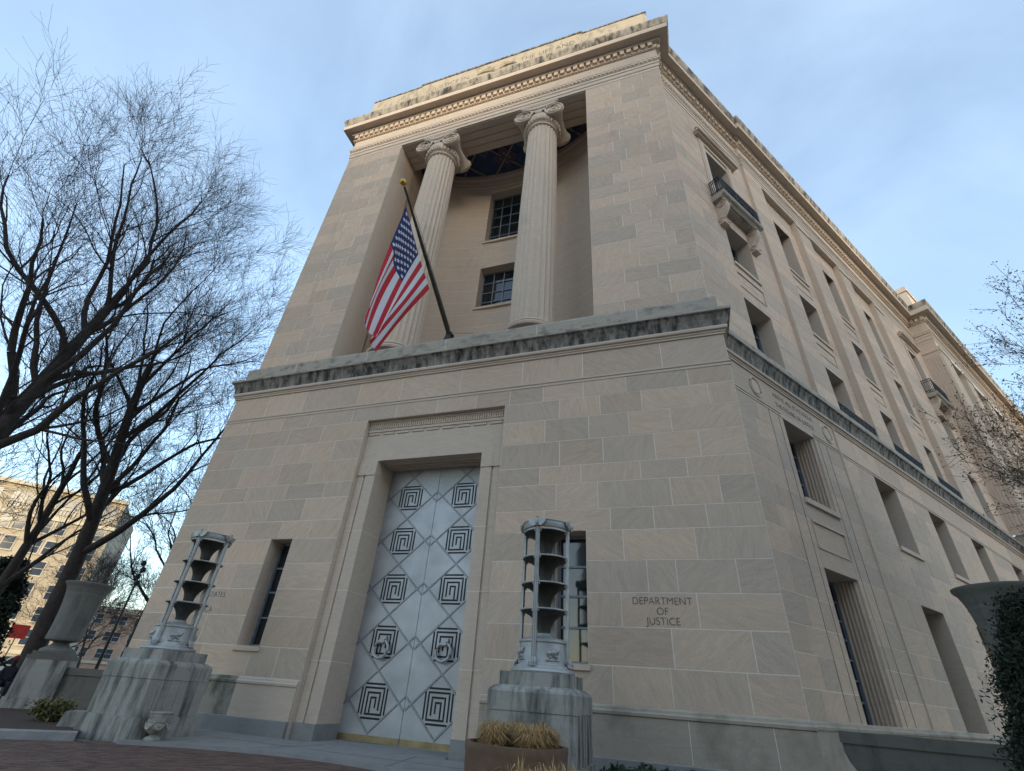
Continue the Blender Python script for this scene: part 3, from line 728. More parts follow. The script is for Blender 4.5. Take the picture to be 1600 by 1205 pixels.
for c in BAYS:
    ro = [(c - .97, c + .97, 12.04, 14.82, .6), (c - .97, c + .97, 16.8, 19.4, .6), (c - .97, c + .97, 21.2, 25.5, .6)]
    wb = wall('bay_recess', SIDEU, (c - RW, c + RW), UP - .2, RT, ro, d=.15 - RD, mats=[M['lime'], M['lime']])
    block_stuff('stone_coursing', SIDEU, courses(c - RW, c + RW, ucs[:-1] + [RT], ro, 1.3, 2.3), .15 - RD, wb)
    for o, nz_ in zip(ro, (4, 4, 6)):
        window(SIDEU, o[0], o[1], o[2], o[3], .15 - RD - .55, 3, nz_, panes=False, mw=.05)
        if o[2] > 13:
            mb = MB(*SIDEU); mb.box(o[0] - .08, o[1] + .08, .0 - RD, .15 - RD + .07, o[2] - .14, o[2] - .002); mb.build('window_sill', M['lime'], bld)
    mb = MB(*SIDEU); k0 = .15 - RD
    for z in (15.55, 20.0): mb.box(c - .9, c + .9, k0 + .008, k0 + .05, z + .62, z + .68); mb.box(c + .85, c + .9, k0 + .008, k0 + .035, z, z + .62); mb.box(c - .9, c + .9, k0 + .008, k0 + .03, z - .04, z)
    mb.build('panel_moulding', M['lime'], bld)
    # low iron balustrade at the foot of the bay
    mb = MB(*SIDEU); a, b = c - RW + .02, c + RW - .02; dd_ = .12
    mb.box(a, b, dd_ - .02, dd_ + .02, 12.42, 12.46); mb.box(a, b, dd_ - .02, dd_ + .02, 11.93, 11.96)
    for k in range(25): x = a + (b - a) * (k + .5) / 25; mb.box(x - .014, x + .014, dd_ - .014, dd_ + .014, 11.88, 12.42)
    for k in range(8):
        x = a + (b - a) * (k + .5) / 8
        mb.tube([(x + .16 * math.cos(t), dd_, 12.19 + .17 * math.sin(t)) for t in [2 * math.pi * j / 10 for j in range(11)]], .014, 4)
    mb.build('balustrade', M['iron'], bld)
    mb = MB(*SIDEU); mb.box(c + RW + .0, c + RW + 1.74 if c < 21 else c + RW + 1.6, .14, .21, RT - .42, RT - .34); mb.box(c + RW, c + RW + 1.6, .14, .19, RT - .34, RT - .1); mb.build('pier_capital', M['lime'], bld)
for base, d0 in ((EB1, 0), (EB2, .15)):
    for o, nz_ in zip([(base - .97, base + .97, 12.04, 14.82), (base - .97, base + .97, 16.8, 19.4), (base - .95, base + .97, 20.5, 24.9)], (4, 4, 6)):
        window(SIDEU, o[0], o[1], o[2], o[3], d0 - .65, 3, nz_, panes=(base == EB1 and nz_ == 4), mw=.05)
    mb = MB(*SIDEU); mb.box(base - 1.0, base + 1.0, d0 - .3, d0 + .07, 16.64, 16.798); mb.build('window_sill', M['lime'], bld)
    mb = MB(*SIDEU)
    for z in (15.45,): mb.box(base - .95, base + .95, d0 + .008, d0 + .05, z + .72, z + .79); mb.box(base + .9, base + .95, d0 + .008, d0 + .04, z, z + .72); mb.box(base - .95, base + .95, d0 + .008, d0 + .03, z - .04, z)
    mb.build('panel_moulding', M['lime'], bld)
    # balcony: slab, scrolled consoles, iron railing
    a, b = base - 1.58, base + 1.62; pj = .62 + d0
    mb = MB(*SIDEU)
    mb.prism_s([(d0 - .05, 20.16), (d0 + .40, 20.16), (d0 + .5, 20.26), (pj - .04, 20.30), (pj, 20.36), (pj, 20.48), (d0 - .05, 20.5)], a, b)
    mb.box(a + .45, b - .45, d0, d0 + .32, 20.10, 20.16)
    bal = mb.build('balcony', M['beltcap'], bld)
    for cc in (base - 1.2, base + 1.24):
        mb = MB(*SIDEU); q = []
        for k in range(15):
            t = k / 14; q.append((d0 + .46 - .36 * t ** 1.0 + .09 * math.sin(t * math.pi * 2.0), 20.16 - 1.3 * t))
        mb.prism_s([(d0 - .02, 20.16)] + q + [(d0 - .02, 18.86)], cc - .17, cc + .17)
        for sx in (-.19, .19):
            for (cy, cz, rr) in ((d0 + .30, 19.93, .20), (d0 + .13, 19.0, .11)):
                pts = []; rad = []
                for k in range(40):
                    t = k / 39; r = rr * (1 - t) + .02; ang = t * 4 * math.pi
                    pts.append((cc + sx, cy + r * math.cos(ang), cz + r * math.sin(ang))); rad.append(.035 * (1 - .5 * t))
                mb.tube(pts, rad, 5)
        mb.box(cc - .2, cc + .2, d0 - .02, d0 + .26, 18.78, 18.87)
        mb.build('console', M['lime'], bal)
    mb = MB(*SIDEU); e = pj - .06
    for z0, z1 in ((20.52, 20.56), (21.5, 21.55), (20.66, 20.69), (21.34, 21.37)):
        mb.box(a + .04, b - .04, e - .03, e, z0, z1); mb.box(a + .04, a + .07, d0, e - .03, z0, z1); mb.box(b - .07, b - .04, d0, e - .03, z0, z1)
    for k in range(30):
        x = a + .06 + (b - a - .12) * k / 29; mb.box(x - .013, x + .013, e - .028, e - .002, 20.5, 21.5)
    for k in range(6):
        y = d0 + .05 + (e - d0 - .05) * k / 6
        mb.box(a + .045, a + .07, y - .012, y + .012, 20.5, 21.5); mb.box(b - .07, b - .045, y - .012, y + .012, 20.5, 21.5)
    for k in range(9):
        x = base - 1.0 + .25 * k
        mb.tube([(x + .1 * math.cos(t), e + .012, 21.02 + .25 * math.sin(t)) for t in [2 * math.pi * j / 10 for j in range(11)]], .013, 4)
    mb.build('railing', M['iron'], bal)
    # moulded window frame with segmental hood
    mb = MB(*SIDEU)
    for x0, x1 in ((base - 1.42, base - .98), (base + 1.0, base + 1.44)): mb.box(x0, x1, d0, d0 + .05, 20.52, 25.25); mb.box(x0 + .1, x1 - .1, d0 + .05, d0 + .075, 20.52, 25.2)
    mb.box(base - 1.42, base + 1.44, d0, d0 + .06, 25.25, 25.6)
    mb.build('window_frame', M['lime'], bld)
    mb = MB(*SIDEU); h0 = 25.62; A_ = base - 1.72; B_ = base + 1.74
    mb.box(A_, B_, d0 - .02, d0 + .34, h0, h0 + .12); mb.box(A_ + .06, B_ - .06, d0 - .02, d0 + .22, h0 - .10, h0)
    n_ = 14; arcp = [(A_ + (B_ - A_) * k / n_, h0 + .12 + .62 * math.sin(math.pi * k / n_) ** .8) for k in range(n_ + 1)]
    mb.prism_d(arcp, d0 - .02, d0 + .12)
    mb.tube([(x, d0 + .2, z + .03) for x, z in arcp], .10, 6)
    for k in range(14):
        x = A_ + .2 + (B_ - A_ - .4) * k / 13; z = h0 + .18 + .38 * math.sin(math.pi * (k + .7) / 14.4) * random.Random(k).uniform(.4, 1)
        mb.lathe([(.02, z - .08), (.1, z), (.02, z + .08)], (x, d0 + .14), 6)
    mb.build('window_hood', M['lime'], bld)

# far projecting pavilion with giant fluted pilasters
PF = (S(0, PJ), DD, NN); PU = (S(0, PJ + .15, SIDEU), DD, NN)
plo = []; pc = []
x = 36.0
while x < SEND - 4: pc.append(x); x += 5.4
for c in pc: plo += [(c - 1, c + 1, 1.06, 4.64, .7), (c - 1, c + 1, 6.6, 9.27, .7)]
pw = wall('pavilion_wall', PF, (SPAV, SEND), -.3, 10.4, plo)
block_stuff('stone_coursing', PF, courses(SPAV, SEND, CS, plo, 1.2, 2.2) + courses(SPAV, SEND, [9.3, 10.36], [], 1.8, 2.6), 0, pw)
prec = [(c - 1.75, c + 1.75, UP - .2, 26.6, .95) for c in pc]
pu = wall('pavilion_upper_wall', PU, (SPAV - .2, SEND), UP - .1, AB, prec)
mb = MB(*PU)
s0 = SPAV - .2
mb.quad((s0, 0, UP), (s0, -PJ - .2, UP), (s0, -PJ - .2, AB), (s0, 0, AB))
mb.build('pavilion_return', M['lime'], bld)
mb = MB(*PF); mb.quad((SPAV, 0, -.3), (SPAV, -PJ - .1, -.3), (SPAV, -PJ - .1, 10.4), (SPAV, 0, 10.4)); mb.build('pavilion_return', M['lime'], bld)
for i, c in enumerate(pc):
    ro = [(c - .95, c + .95, 12.04, 14.9, .4), (c - .95, c + .95, 16.8, 19.5, .4), (c - .95, c + .95, 21.2, 25.3, .4)]
    wall('bay_recess', PU, (c - 1.75, c + 1.75), UP - .2, 26.6, ro, d=-.95, mats=[M['lime'], M['lime']])
    for o, q in zip(ro, (4, 4, 6)): window(PU, o[0], o[1], o[2], o[3], -1.3, 3, q, panes=False, mw=.06)
    window(PF, c - 1, c + 1, 1.06, 4.63, -.65, 3, 6, panes=False, mw=.06); window(PF, c - 1, c + 1, 6.6, 9.26, -.65, 3, 4, panes=False, mw=.06)
for i, (a, b) in enumerate([(s0 + .02, pc[0] - 1.75)] + [(p + 1.75, q - 1.75) for p, q in zip(pc, pc[1:])]):
    mb = MB(*PU); n_ = 9; wd = (b - a) / n_
    for k in range(n_):
        x0 = a + wd * k
        mb.prism_z([(x0 + .02, 0), (x0 + .05, .05), (x0 + wd - .05, .05), (x0 + wd - .02, 0)], UP + .5, 25.9)
    mb.box(a, b, -.02, .09, UP + .01, UP + .5); mb.box(a, b, -.02, .05, 25.92, 26.25); mb.box(a - .05, b + .05, -.02, .11, 26.25, 26.62)
    if i == 0:
        for k in range(6):
            y0 = -.05 - k * .19; mb.prism_z([(s0 + .02, y0), (s0 - .04, y0 - .03), (s0 - .04, y0 - .14), (s0 + .02, y0 - .17)], UP + .5, 25.9)
        mb.box(s0 - .06, s0 + .01, -1.15, .0, 26.25, 26.62)
    mb.build('pilaster', M['lime'], bld)
mb = MB(*PU); mb.box(SPAV + 1.6, SEND, -9, -.35, 30.6, 34.0); mb.box(SPAV + 1.5, SEND, -9.1, -.25, 34.002, 34.5); mb.build('pavilion_attic', M['lime'], bld)

# ------------------------------------------------------------------ ground and paving
def brickmat():
    mt, N, L, b = newmat('brick_paving')
    g = N.new('ShaderNodeNewGeometry'); br = N.new('ShaderNodeTexBrick')
    br.inputs['Scale'].default_value = 1.0; br.inputs['Brick Width'].default_value = .21; br.inputs['Row Height'].default_value = .105; br.inputs['Mortar Size'].default_value = .006
    br.inputs['Color1'].default_value = (.15, .09, .07, 1); br.inputs['Color2'].default_value = (.115, .075, .062, 1); br.inputs['Mortar'].default_value = (.07, .06, .055, 1)
    L.new(g.outputs['Position'], br.inputs['Vector']); L.new(br.outputs['Color'], b.inputs['Base Color']); b.inputs['Roughness'].default_value = .9
    return mt
M['brickpave'] = brickmat()
M['brick'] = stone('paving_brick', 'object', [(.16, .095, .072), (.12, .078, .064), (.19, .115, .085), (.14, .095, .08), (.10, .07, .06)], grain=50)
M['brickf'] = stone('paving_brick_far', 'face', [(.16, .095, .072), (.12, .078, .064), (.19, .115, .085), (.14, .095, .08), (.10, .07, .06)], grain=50)

def sheet(name, poly, z, mat, kind='structure', th=None):
    mb = MB()
    if th: mb.prism_z(poly, z - th, z)
    else: mb.face([mb.p(x, y, z) for x, y in poly])
    return mb.build(name, mat, None, kind=kind)
sheet('ground', [(-2500, -2500), (2500, -2500), (2500, 2500), (-2500, 2500)], -.17, M['asphalt'])
sheet('sidewalk', [(-26, -60), (120, -60), (120, 2), (12, 4), (-9, 1), (-26, 30)], -.145, M['conc'])
plaza = sheet('plaza', [(-22, -24), (40, -24), (40, -.9), (12.6, -1.6), (9, 0), (-4.4, 0), (-4.55, -3.5), (-9.6, -9.2), (-22, -9.4)], -.128, M['brickpave'])

ROTM = np.array(ROT); CAMV = np.array(CAM)
def px(p):
    q = ROTM @ (np.array(p) - CAMV); return 800 + 747.44 * q[0] / q[2], 602.5 + 747.44 * q[1] / q[2], q[2]
bk = []
ang = .62; ca, sa = math.cos(ang), math.sin(ang)
for i in range(-60, 60):
    for j in range(-80, 80):
        lx, ly = (i + (.5 if j % 2 else 0)) * .21, j * .105
        X = -1.5 + lx * ca - ly * sa; Y = -4.2 + lx * sa + ly * ca
        u, v, dz = px((X, Y, GZ))
        if dz > 0 and -25 < u < 640 and v < 1230 and v > 1100:
            if Y > -2.0 - .085 * X * X - .22 + .0 and abs(X) < 3.8: continue
            if X < -3.55 and Y > -3.45 + (X + 4.55) * 1.05: continue
            bk.append((math.hypot(X - CAM[0], Y - CAM[1]), X, Y))
bk.sort()
bm_ = MB(); bm_.box(-.5, .5, -.5, .5, -.5, .5, skip='b'); bme = bpy.data.meshes.new('brick'); bme.from_pydata(bm_.v, [], bm_.f); bme.materials.append(M['brick'])
far = MB()
for k, (d_, X, Y) in enumerate(bk):
    z = GZ + rnd.uniform(-.004, .003)
    if k < 300:
        o = bpy.data.objects.new('brick', bme); col.objects.link(o); o.parent = plaza; o.location = (X, Y, z - .02); o.rotation_euler = (rnd.uniform(-.006, .006), rnd.uniform(-.006, .006), ang); o.scale = (.202, .098, .04)
    else:
        far.o = (X, Y); far.u = (ca, sa); far.n = (-sa, ca); far.ct = rnd.random(); far.box(-.101, .101, -.049, .049, z - .03, z, skip='b')
if len(bk) > 300: far.build('brick_field', M['brickf'], plaza, kind='stuff', tint=True)

edge = [(x, -2.02 - .085 * x * x) for x in np.linspace(-3.82, 3.82, 21)]
sl_poly = edge + [(3.82, -1.5), (5.2, -1.5), (5.2, -.125), (1.79, -.125), (1.79, 1.09), (-1.79, 1.09), (-1.79, -.125), (-5.2, -.125), (-5.2, -1.5), (-3.82, -1.5)]
slab = sheet('entrance_step', sl_poly, -.055, M['slab'], th=.14)
mb = MB()
for a, b in (((-1.2, -.2), (-1.6, -2.2)), ((1.2, -.2), (1.6, -2.2)), ((-3.6, -1.2), (3.6, -1.2))): cbar(mb, a, b, .012, -.056, -.052)
mb.build('step_joint', M['letters'], slab)

# planting beds with stone kerbs
bedL = [(-4.62, -3.52), (-9.7, -9.1), (-13.6, -6.2), (-12.6, .6), (-9.2, .6), (-9.2, -.1), (-5.3, -.1), (-5.3, -3.0)]
sheet('mulch_bed', bedL, -.005, M['mulch'], kind='structure')
kl = MB(); kp = [(-4.62, -3.52), (-9.7, -9.1)]
kl.sweep(kp[::-1], [(0, -.16), (.16, -.16), (.16, .01), (.14, .03), (.02, .03), (0, .01)])
kb = kl.build('kerb', M['conc'], None, kind='structure')
kl = MB(); kl.sweep([(-9.7, -9.1), (-13.75, -6.2), (-12.75, .6)][::-1], [(0, -.17), (.16, -.17), (.16, .03), (0, .03)]); kl.build('kerb', M['conc'], None, kind='structure')
bedR = [(5.5, -.12), (5.5, -2.8), (9.0, -4.0), (13.6, -5.2), (14.0, -.2), (9.2, .1)]
sheet('planting_bed', bedR, -.04, M['soil'], kind='structure')
kl = MB(); kl.sweep([(5.42, -2.9), (9.0, -4.1), (13.7, -5.3)], [(0, -.16), (.14, -.16), (.14, .0), (0, .0)]); kl.build('kerb', M['conc'], None, kind='structure')

# ------------------------------------------------------------------ lamp pedestals and lamps
def pedestal(x, lab):
    t = empty('lamp_pedestal', (x, -2.34, GZ), lab, 'pedestal', 'granite pedestals beside the doors')
    def sq(h, z0, z1, nm, ch=0.0, mat='granite'):
        mb = MB(); mb.box(-h, h, -h, h, z0 - GZ, z1 - GZ); return mb.build(nm, M[mat], t)
    sq(.80, GZ - .02, .30, 'base_block'); sq(.735, .302, .97, 'shaft')
    mb = MB(); k = .745
    def ring(h, z): return [mb.p(-h, -h, z - GZ), mb.p(h, -h, z - GZ), mb.p(h, h, z - GZ), mb.p(-h, h, z - GZ)]
    rs = [ring(k, .975), ring(k, 1.24), ring(k - .02, 1.275), ring(k - .07, 1.31), ring(.63, 1.335)]
    for a, b in zip(rs, rs[1:]):
        for i in range(4): mb.face((a[i], a[(i + 1) % 4], b[(i + 1) % 4], b[i]))
    mb.face(rs[0][::-1]); mb.face(rs[-1]); mb.build('shoulder', M['granite'], t)
    sq(.60, 1.337, 1.53, 'top_block')
    mb = MB()
    for s in (-1, 1):
        for y in (-.45, -.2, .05, .3, .5): mb.box(s * .735 - .012, s * .735 + .022, y - .03, y + .03, .31 - GZ, .96 - GZ)
    mb.build('side_reed', M['granite'], t, kind='stuff')
    return t
pedestal(-4.55, 'streaked grey granite pedestal left of the metal doors with a small urn beside it')
pedestal(4.55, 'streaked grey granite pedestal right of the metal doors behind the grass planter')

def lamp(x, lab, rot):
    B0 = 1.53
    t = empty('tiered_lamp', (x, -2.34, B0), lab, 'lamp', 'tiered metal lamps on pedestals', rz=rot)
    z = lambda q: q - B0
    mb = MB(); mb.lathe([(.56, z(1.53)), (.575, z(1.56)), (.56, z(1.60)), (.51, z(1.615)), (.50, z(1.65)), (.455, z(1.66)), (.44, z(1.69)), (.435, z(2.0)), (.455, z(2.02)), (.455, z(2.05)), (.36, z(2.09)), (.16, z(2.13)), (.13, z(2.18))], (0, 0), 48)
    dr = mb.build('drum', M['alu_lamp'], t, smooth=True)
    for k in range(4):
        a = math.pi / 4 + k * math.pi / 2; rg = random.Random(k)
        mb = MB((.43 * math.cos(a), .43 * math.sin(a)), (-math.sin(a), math.cos(a)), (math.cos(a), math.sin(a)))
        mb.box(-.13, .13, -.03, .03, z(1.73), z(1.75))
        for sx, sz, sr in ((-.07, 1.84, .06), (.0, 1.85, .075), (.07, 1.87, .055), (.05, 1.79, .045), (-.05, 1.79, .045), (.1, 1.9, .035)): mb.lathe([(.01, z(sz - sr)), (sr * .8, z(sz - sr * .5)), (sr, z(sz)), (sr * .8, z(sz + sr * .5)), (.01, z(sz + sr))], (sx, .0), 8)
        mb.build('relief', M['alu_lamp'], dr)
    for k in range(4):
        a = k * math.pi / 2 - math.pi / 2
        fr = ((.462 * math.cos(a), .462 * math.sin(a)), (-math.sin(a), math.cos(a)), (math.cos(a), math.sin(a)))
        mb = MB(*fr); mb.prism_z([(-.04, -.025), (-.04, .018), (-.027, .03), (-.016, .02), (-.006, .035), (.006, .035), (.016, .02), (.027, .03), (.04, .018), (.04, -.025)], z(1.70), z(4.06))
        po = mb.build('post', M['alu_lamp'], t)
        mb = MB(*fr)
        for q in (-.045, -.015, .015, .045): mb.tube([(q, .03, z(1.76)), (q * 1.3, .07, z(1.70)), (q * 1.4, .09, z(1.635))], [.02, .024, .018], 6)
        mb.build('claw_foot', M['alu_lamp'], po)
        mb = MB(*fr)
        for s in (-1, 1):
            mb.prism_d([(0, z(4.08)), (s * .09, z(4.05)), (s * .17, z(4.12)), (s * .19, z(4.19)), (s * .10, z(4.19)), (0, z(4.17))], .02, .06)
        mb.lathe([(.02, z(4.06)), (.05, z(4.11)), (.05, z(4.17)), (.03, z(4.2)), (.035, z(4.235)), (.01, z(4.26))], (0, .04), 8)
        mb.build('eagle', M['alu_lamp'], po)
    for i, zb in enumerate((2.14, 2.60, 3.09, 3.60)):
        h = 4.0 - 3.6 if i == 3 else .42
        mb = MB(); pf = [(.115, 0), (.12, .06), (.135, .14), (.165, .21), (.215, .28), (.285, .335), (.36, .375), (.42, .395), (.45, .405), (.45, .425), (.40, .42), (.25, .40), (.02, .39)]
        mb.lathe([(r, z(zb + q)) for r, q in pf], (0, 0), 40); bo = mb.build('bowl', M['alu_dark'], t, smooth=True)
        mb = MB(); mb.lathe([(.452, z(zb + .40)), (.466, z(zb + .41)), (.466, z(zb + .43)), (.44, z(zb + .432))], (0, 0), 40, cap=False)
        for k in range(4):
            a = k * math.pi / 2 - math.pi / 2; mb.tube([(.45 * math.cos(a + s_ * .16), .45 * math.sin(a + s_ * .16), z(zb + .38)) for s_ in (-1, 0, 1)], .022, 6)
        mb.build('rim', M['alu_lamp'], bo, smooth=True)
    mb = MB(); mb.lathe([(.47, z(4.05)), (.485, z(4.07)), (.485, z(4.17)), (.50, z(4.18)), (.50, z(4.20)), (.44, z(4.2)), (.44, z(4.05)), (.47, z(4.05))], (0, 0), 48, cap=False); mb.build('top_ring', M['alu_lamp'], t, smooth=True)
    mb = MB(); mb.lathe([(.035, z(2.1)), (.035, z(4.0))], (0, 0), 8); mb.build('stem', M['alu_dark'], t)
    return t
lamp(-4.55, 'tiered metal lamp of stacked bowls left of the doors over carved UNITED STATES', .20)
lamp(4.55, 'tiered metal lamp of stacked bowls right of the doors before the narrow window', -.12)

# ------------------------------------------------------------------ flagpole and flag
FB = Vector((0, .13, 12.13)); FT = Vector((0, -4.36, 14.88)); fd = (FT - FB).normalized()
fp = empty('flagpole', (0, .05, 11.88), 'slanting dark flagpole with a gold ball jutting from the ledge', 'flagpole')
def rel(p, o): return tuple(Vector(p) - Vector(o))
mb = MB(); mb.tube([rel(FB.lerp(FT, t), fp.location) for t in np.linspace(-.01, .985, 9)], [.085, .082, .08, .076, .07, .062, .054, .046, .04], 12); mb.build('pole', M['pole'], fp, smooth=True)
mb = MB(); bl = FT + fd * .06; bo_ = rel(bl, fp.location)
mb.lathe([(.005, bo_[2] - .115), (.06, bo_[2] - .1), (.10, bo_[2] - .06), (.12, bo_[2]), (.10, bo_[2] + .06), (.06, bo_[2] + .1), (.005, bo_[2] + .115)], (bo_[0], bo_[1]), 16); mb.build('ball', M['gold'], fp, smooth=True)
mb = MB(); mb.box(-.14, .14, -.05, .35, -.01, .06); mb.box(-.10, .10, -.02, .26, .06, .34); mb.tube([(-.17, .08, .22), (.17, .08, .22)], .035, 8); mb.build('bracket', M['iron'], fp)
mb = MB(); mb.tube([rel(FB.lerp(FT, t) + Vector((.09, 0, .02)), fp.location) for t in (.04, .3, .6, .93)], .008, 4)
mb.tube([rel((.05, .2, 12.3), fp.location), rel((.02, 1.0, 12.9), fp.location), rel((-.05, 2.2, 13.9), fp.location)], .008, 4); mb.build('halyard', M['pole'], fp)

A = np.array([0, -3.95, 14.36]); Bq = np.array([0, -1.71, 12.72]); Cq = np.array([0, -3.55, 8.72]); Dq = np.array([0, -4.22, 9.25])
A = A + np.array([0, -.02, -.1])
def cloth(u, v):
    """u along the fly 0..1, v down the hoist 0..1"""
    h = A * (1 - v) + Bq * v; e = Dq * (1 - v) + Cq * v
    p = h * (1 - u) + e * u
    pinch = math.sin(math.pi * u) * .22 * (1 - v) ** 1.5
    p = p + np.array([0, -.35 * pinch, .1 * pinch])
    amp = .05 + .16 * u
    fold = math.sin(v * 9.5 + u * 2.2) * .55 + math.sin(v * 17 - u * 3 + 1.0) * .28
    x = amp * fold * math.sin(math.pi * min(1, u * 1.6) / 2) - .22 * u * (1 - v) ** 2 * math.sin(3.1 * u)
    y = .10 * u * math.sin(v * 11 + 1.2 + u * 2)
    z = -.03 * math.sin(v * 13) * u - .10 * math.sin(math.pi * v) * (1 - u)
    return p + np.array([x, y, z])
fl_ = empty('flag', tuple(A), 'large red white and blue striped flag hanging from the slanting pole', 'flag')
NU, NV = 70, 65
for nm, sel, mt in (('red_stripes', lambda i, j: (j // 5) % 2 == 0 and not (i < 28 and j < 35), 'red'), ('white_stripes', lambda i, j: (j // 5) % 2 == 1 and not (i < 28 and j < 35), 'white'), ('star_field', lambda i, j: i < 28 and j < 35, 'navy')):
    mb = MB(); idx = {}
    def vid(i, j):
        if (i, j) not in idx: idx[(i, j)] = mb.p(*(cloth(i / NU, j / NV) - A))
        return idx[(i, j)]
    for i in range(NU):
        for j in range(NV):
            if sel(i, j): mb.face((vid(i, j), vid(i + 1, j), vid(i + 1, j + 1), vid(i, j + 1)))
    ob = mb.build(nm, M[mt], fl_)
    ob.data.polygons.foreach_set('use_smooth', [True] * len(ob.data.polygons))
    if nm == 'star_field': field = ob
mb = MB()
for r in range(9):
    for c in range(6 if r % 2 == 0 else 5):
        u = (28 / NU) * ((c * 2 + (1 if r % 2 == 0 else 2)) / 12); v = (35 / NV) * (r + 1) / 10
        p = cloth(u, v); du = cloth(u + .01, v) - p; dv = cloth(u, v + .01) - p
        e1 = du / np.linalg.norm(du); n = np.cross(du, dv); n /= np.linalg.norm(n); e2 = np.cross(n, e1)
        for sd_ in (-1, 1):
            ids = [mb.p(*(p - A + n * sd_ * .012))]
            for k in range(10):
                a = 2 * math.pi * k / 10; rr = .088 if k % 2 == 0 else .036
                ids.append(mb.p(*(p - A + n * sd_ * .012 + (e1 * math.cos(a) + e2 * math.sin(a)) * rr)))
            for k in range(10): mb.face((ids[0], ids[1 + k], ids[1 + (k + 1) % 10]))
mb.build('stars', M['white'], field)

# ------------------------------------------------------------------ urns, low walls, planters
def big_urn(x, y, zf, lab):
    t = empty('stone_urn', (x, y, zf), lab, 'urn', 'large stone urns flanking the entrance')
    mb = MB(); pf = [(.44, 0), (.44, .05), (.40, .08), (.30, .14), (.22, .2), (.20, .25), (.235, .27), (.30, .285), (.43, .31), (.455, .36), (.445, .42), (.44, .7), (.45, 1.0), (.475, 1.3), (.51, 1.55), (.525, 1.58), (.52, 1.61), (.53, 1.63), (.555, 1.72), (.60, 1.82), (.655, 1.88), (.66, 1.92), (.62, 1.93), (.56, 1.9), (.5, 1.75), (.02, 1.72)]
    mb.lathe([(r, z) for r, z in pf], (0, 0), 48); mb.build('vase', M['urn'], t, smooth=True)
    return t
def urn_pedestal(x, y, rz, top, lab, hw=.56):
    t = empty('urn_pedestal', (x, y, -.05), lab, 'pedestal', 'granite pedestals under the large urns', rz=rz)
    k = .05
    mb = MB(); mb.box(-hw - .05, hw + .05, -hw - .05, hw + .05, -.1, .30); mb.build('base_block', M['granite'], t)
    mb = MB(); mb.box(-hw, hw, -hw, hw, .302, top - .2 + k); mb.build('shaft', M['granite'], t)
    mb = MB(); mb.box(-hw - .01, hw + .01, -hw - .01, hw + .01, top - .198 + k, top - .10 + k); mb.box(-hw + .06, hw - .06, -hw + .06, hw - .06, top - .10 + k, top + k); mb.build('cap', M['granite2'], t)
urn_pedestal(-11.0, -.65, .80, 1.38, 'pale granite pedestal in the mulch bed under the dark urn at left', hw=.52)
big_urn(-11.0, -.65, 1.38, 'large dark stone urn on a pedestal left of the streaked granite pedestal')
urn_pedestal(12.35, -.85, -.6, 1.38, 'granite pedestal under the urn at right, behind the dark evergreen shrub')
big_urn(12.35, -.85, 1.38, 'large dark stone urn half hidden by the dark evergreen shrub')

def low_wall(p, q, lab, th=.42, scroll=True):
    P, Q = Vector(p), Vector(q); ln = (Q - P).length; u = (Q - P).normalized(); n = Vector((u.y, -u.x))
    t = empty('low_wall', (p[0], p[1], -.1), lab, 'wall', 'low granite walls beside the building')
    fr = ((0, 0), tuple(u), tuple(n)); g = .1
    mb = MB(*fr)
    poly = [(0, .85 + g), (0, .72 + g), (.05, .58 + g), (.14, .44 + g), (.28, .32 + g), (.48, .24 + g), (.55, -.1 + g), (ln, -.1 + g), (ln, .85 + g)] if scroll else [(0, -.1 + g), (ln, -.1 + g), (ln, .85 + g), (0, .85 + g)]
    mb.prism_d(poly, -th / 2, th / 2); mb.build('body', M['granite2'], t)
    mb = MB(*fr); mb.box(-.02, ln, -th / 2 - .03, th / 2 + .03, .852 + g, 1.03 + g); mb.build('coping', M['granite2'], t)
low_wall((9.62, .42), (11.95, -.62), 'dark low granite wall between the building corner and the shrub at right')
low_wall((-10.45, -.35), (-9.2, .10), 'dark low granite wall between the left urn and the building', scroll=False)
blk = MB(); blk.prism_d([(-.45, 0), (.45, 0), (.45, .42), (.3, .46), (.05, .44), (-.2, .36), (-.38, .2)], -.25, .25)
bo = blk.build('scroll_block', M['granite2'], None, label='small curved granite block between the left urn pedestal and the lamp pedestal', cat='block'); bo.location = (-6.6, -1.7, -.01); bo.rotation_euler[2] = .6
blk = MB(); blk.prism_d([(-.38, 0), (.38, 0), (.36, .26), (.26, .30), (-.32, .28)], -.2, .2)
bo = blk.build('edging_stone', M['granite'], None, label='pale squared stone set in the mulch against the left lamp pedestal', cat='stone'); bo.location = (-5.75, -2.72, -.01); bo.rotation_euler[2] = .55

t = empty('small_urn', (-3.47, -2.80, -.055), 'small pale cast stone urn with swags at the foot of the left pedestal', 'urn')
mb = MB(); mb.lathe([(.155, 0), (.16, .03), (.13, .055), (.075, .075), (.07, .09), (.12, .115), (.185, .17), (.205, .23), (.20, .275), (.19, .295), (.205, .31), (.205, .445), (.22, .45), (.225, .475), (.19, .475), (.16, .4), (.02, .38)], (0, 0), 32)
body = mb.build('vase', M['cast'], t, smooth=True)
mb = MB()
for k in range(6):
    a0 = 2 * math.pi * k / 6
    pts = []
    for j in range(9):
        u = j / 8; a = a0 + u * math.pi / 3; z = .29 - .10 * math.sin(math.pi * u); r = .205 + .008; pts.append((r * math.cos(a), r * math.sin(a), z))
    mb.tube(pts, [.008, .014, .019, .022, .024, .022, .019, .014, .008], 6); mb.lathe([(.005, .27), (.022, .29), (.005, .315)], (.212 * math.cos(a0), .212 * math.sin(a0)), 6)
mb.build('swag', M['cast'], body)
mb = MB()
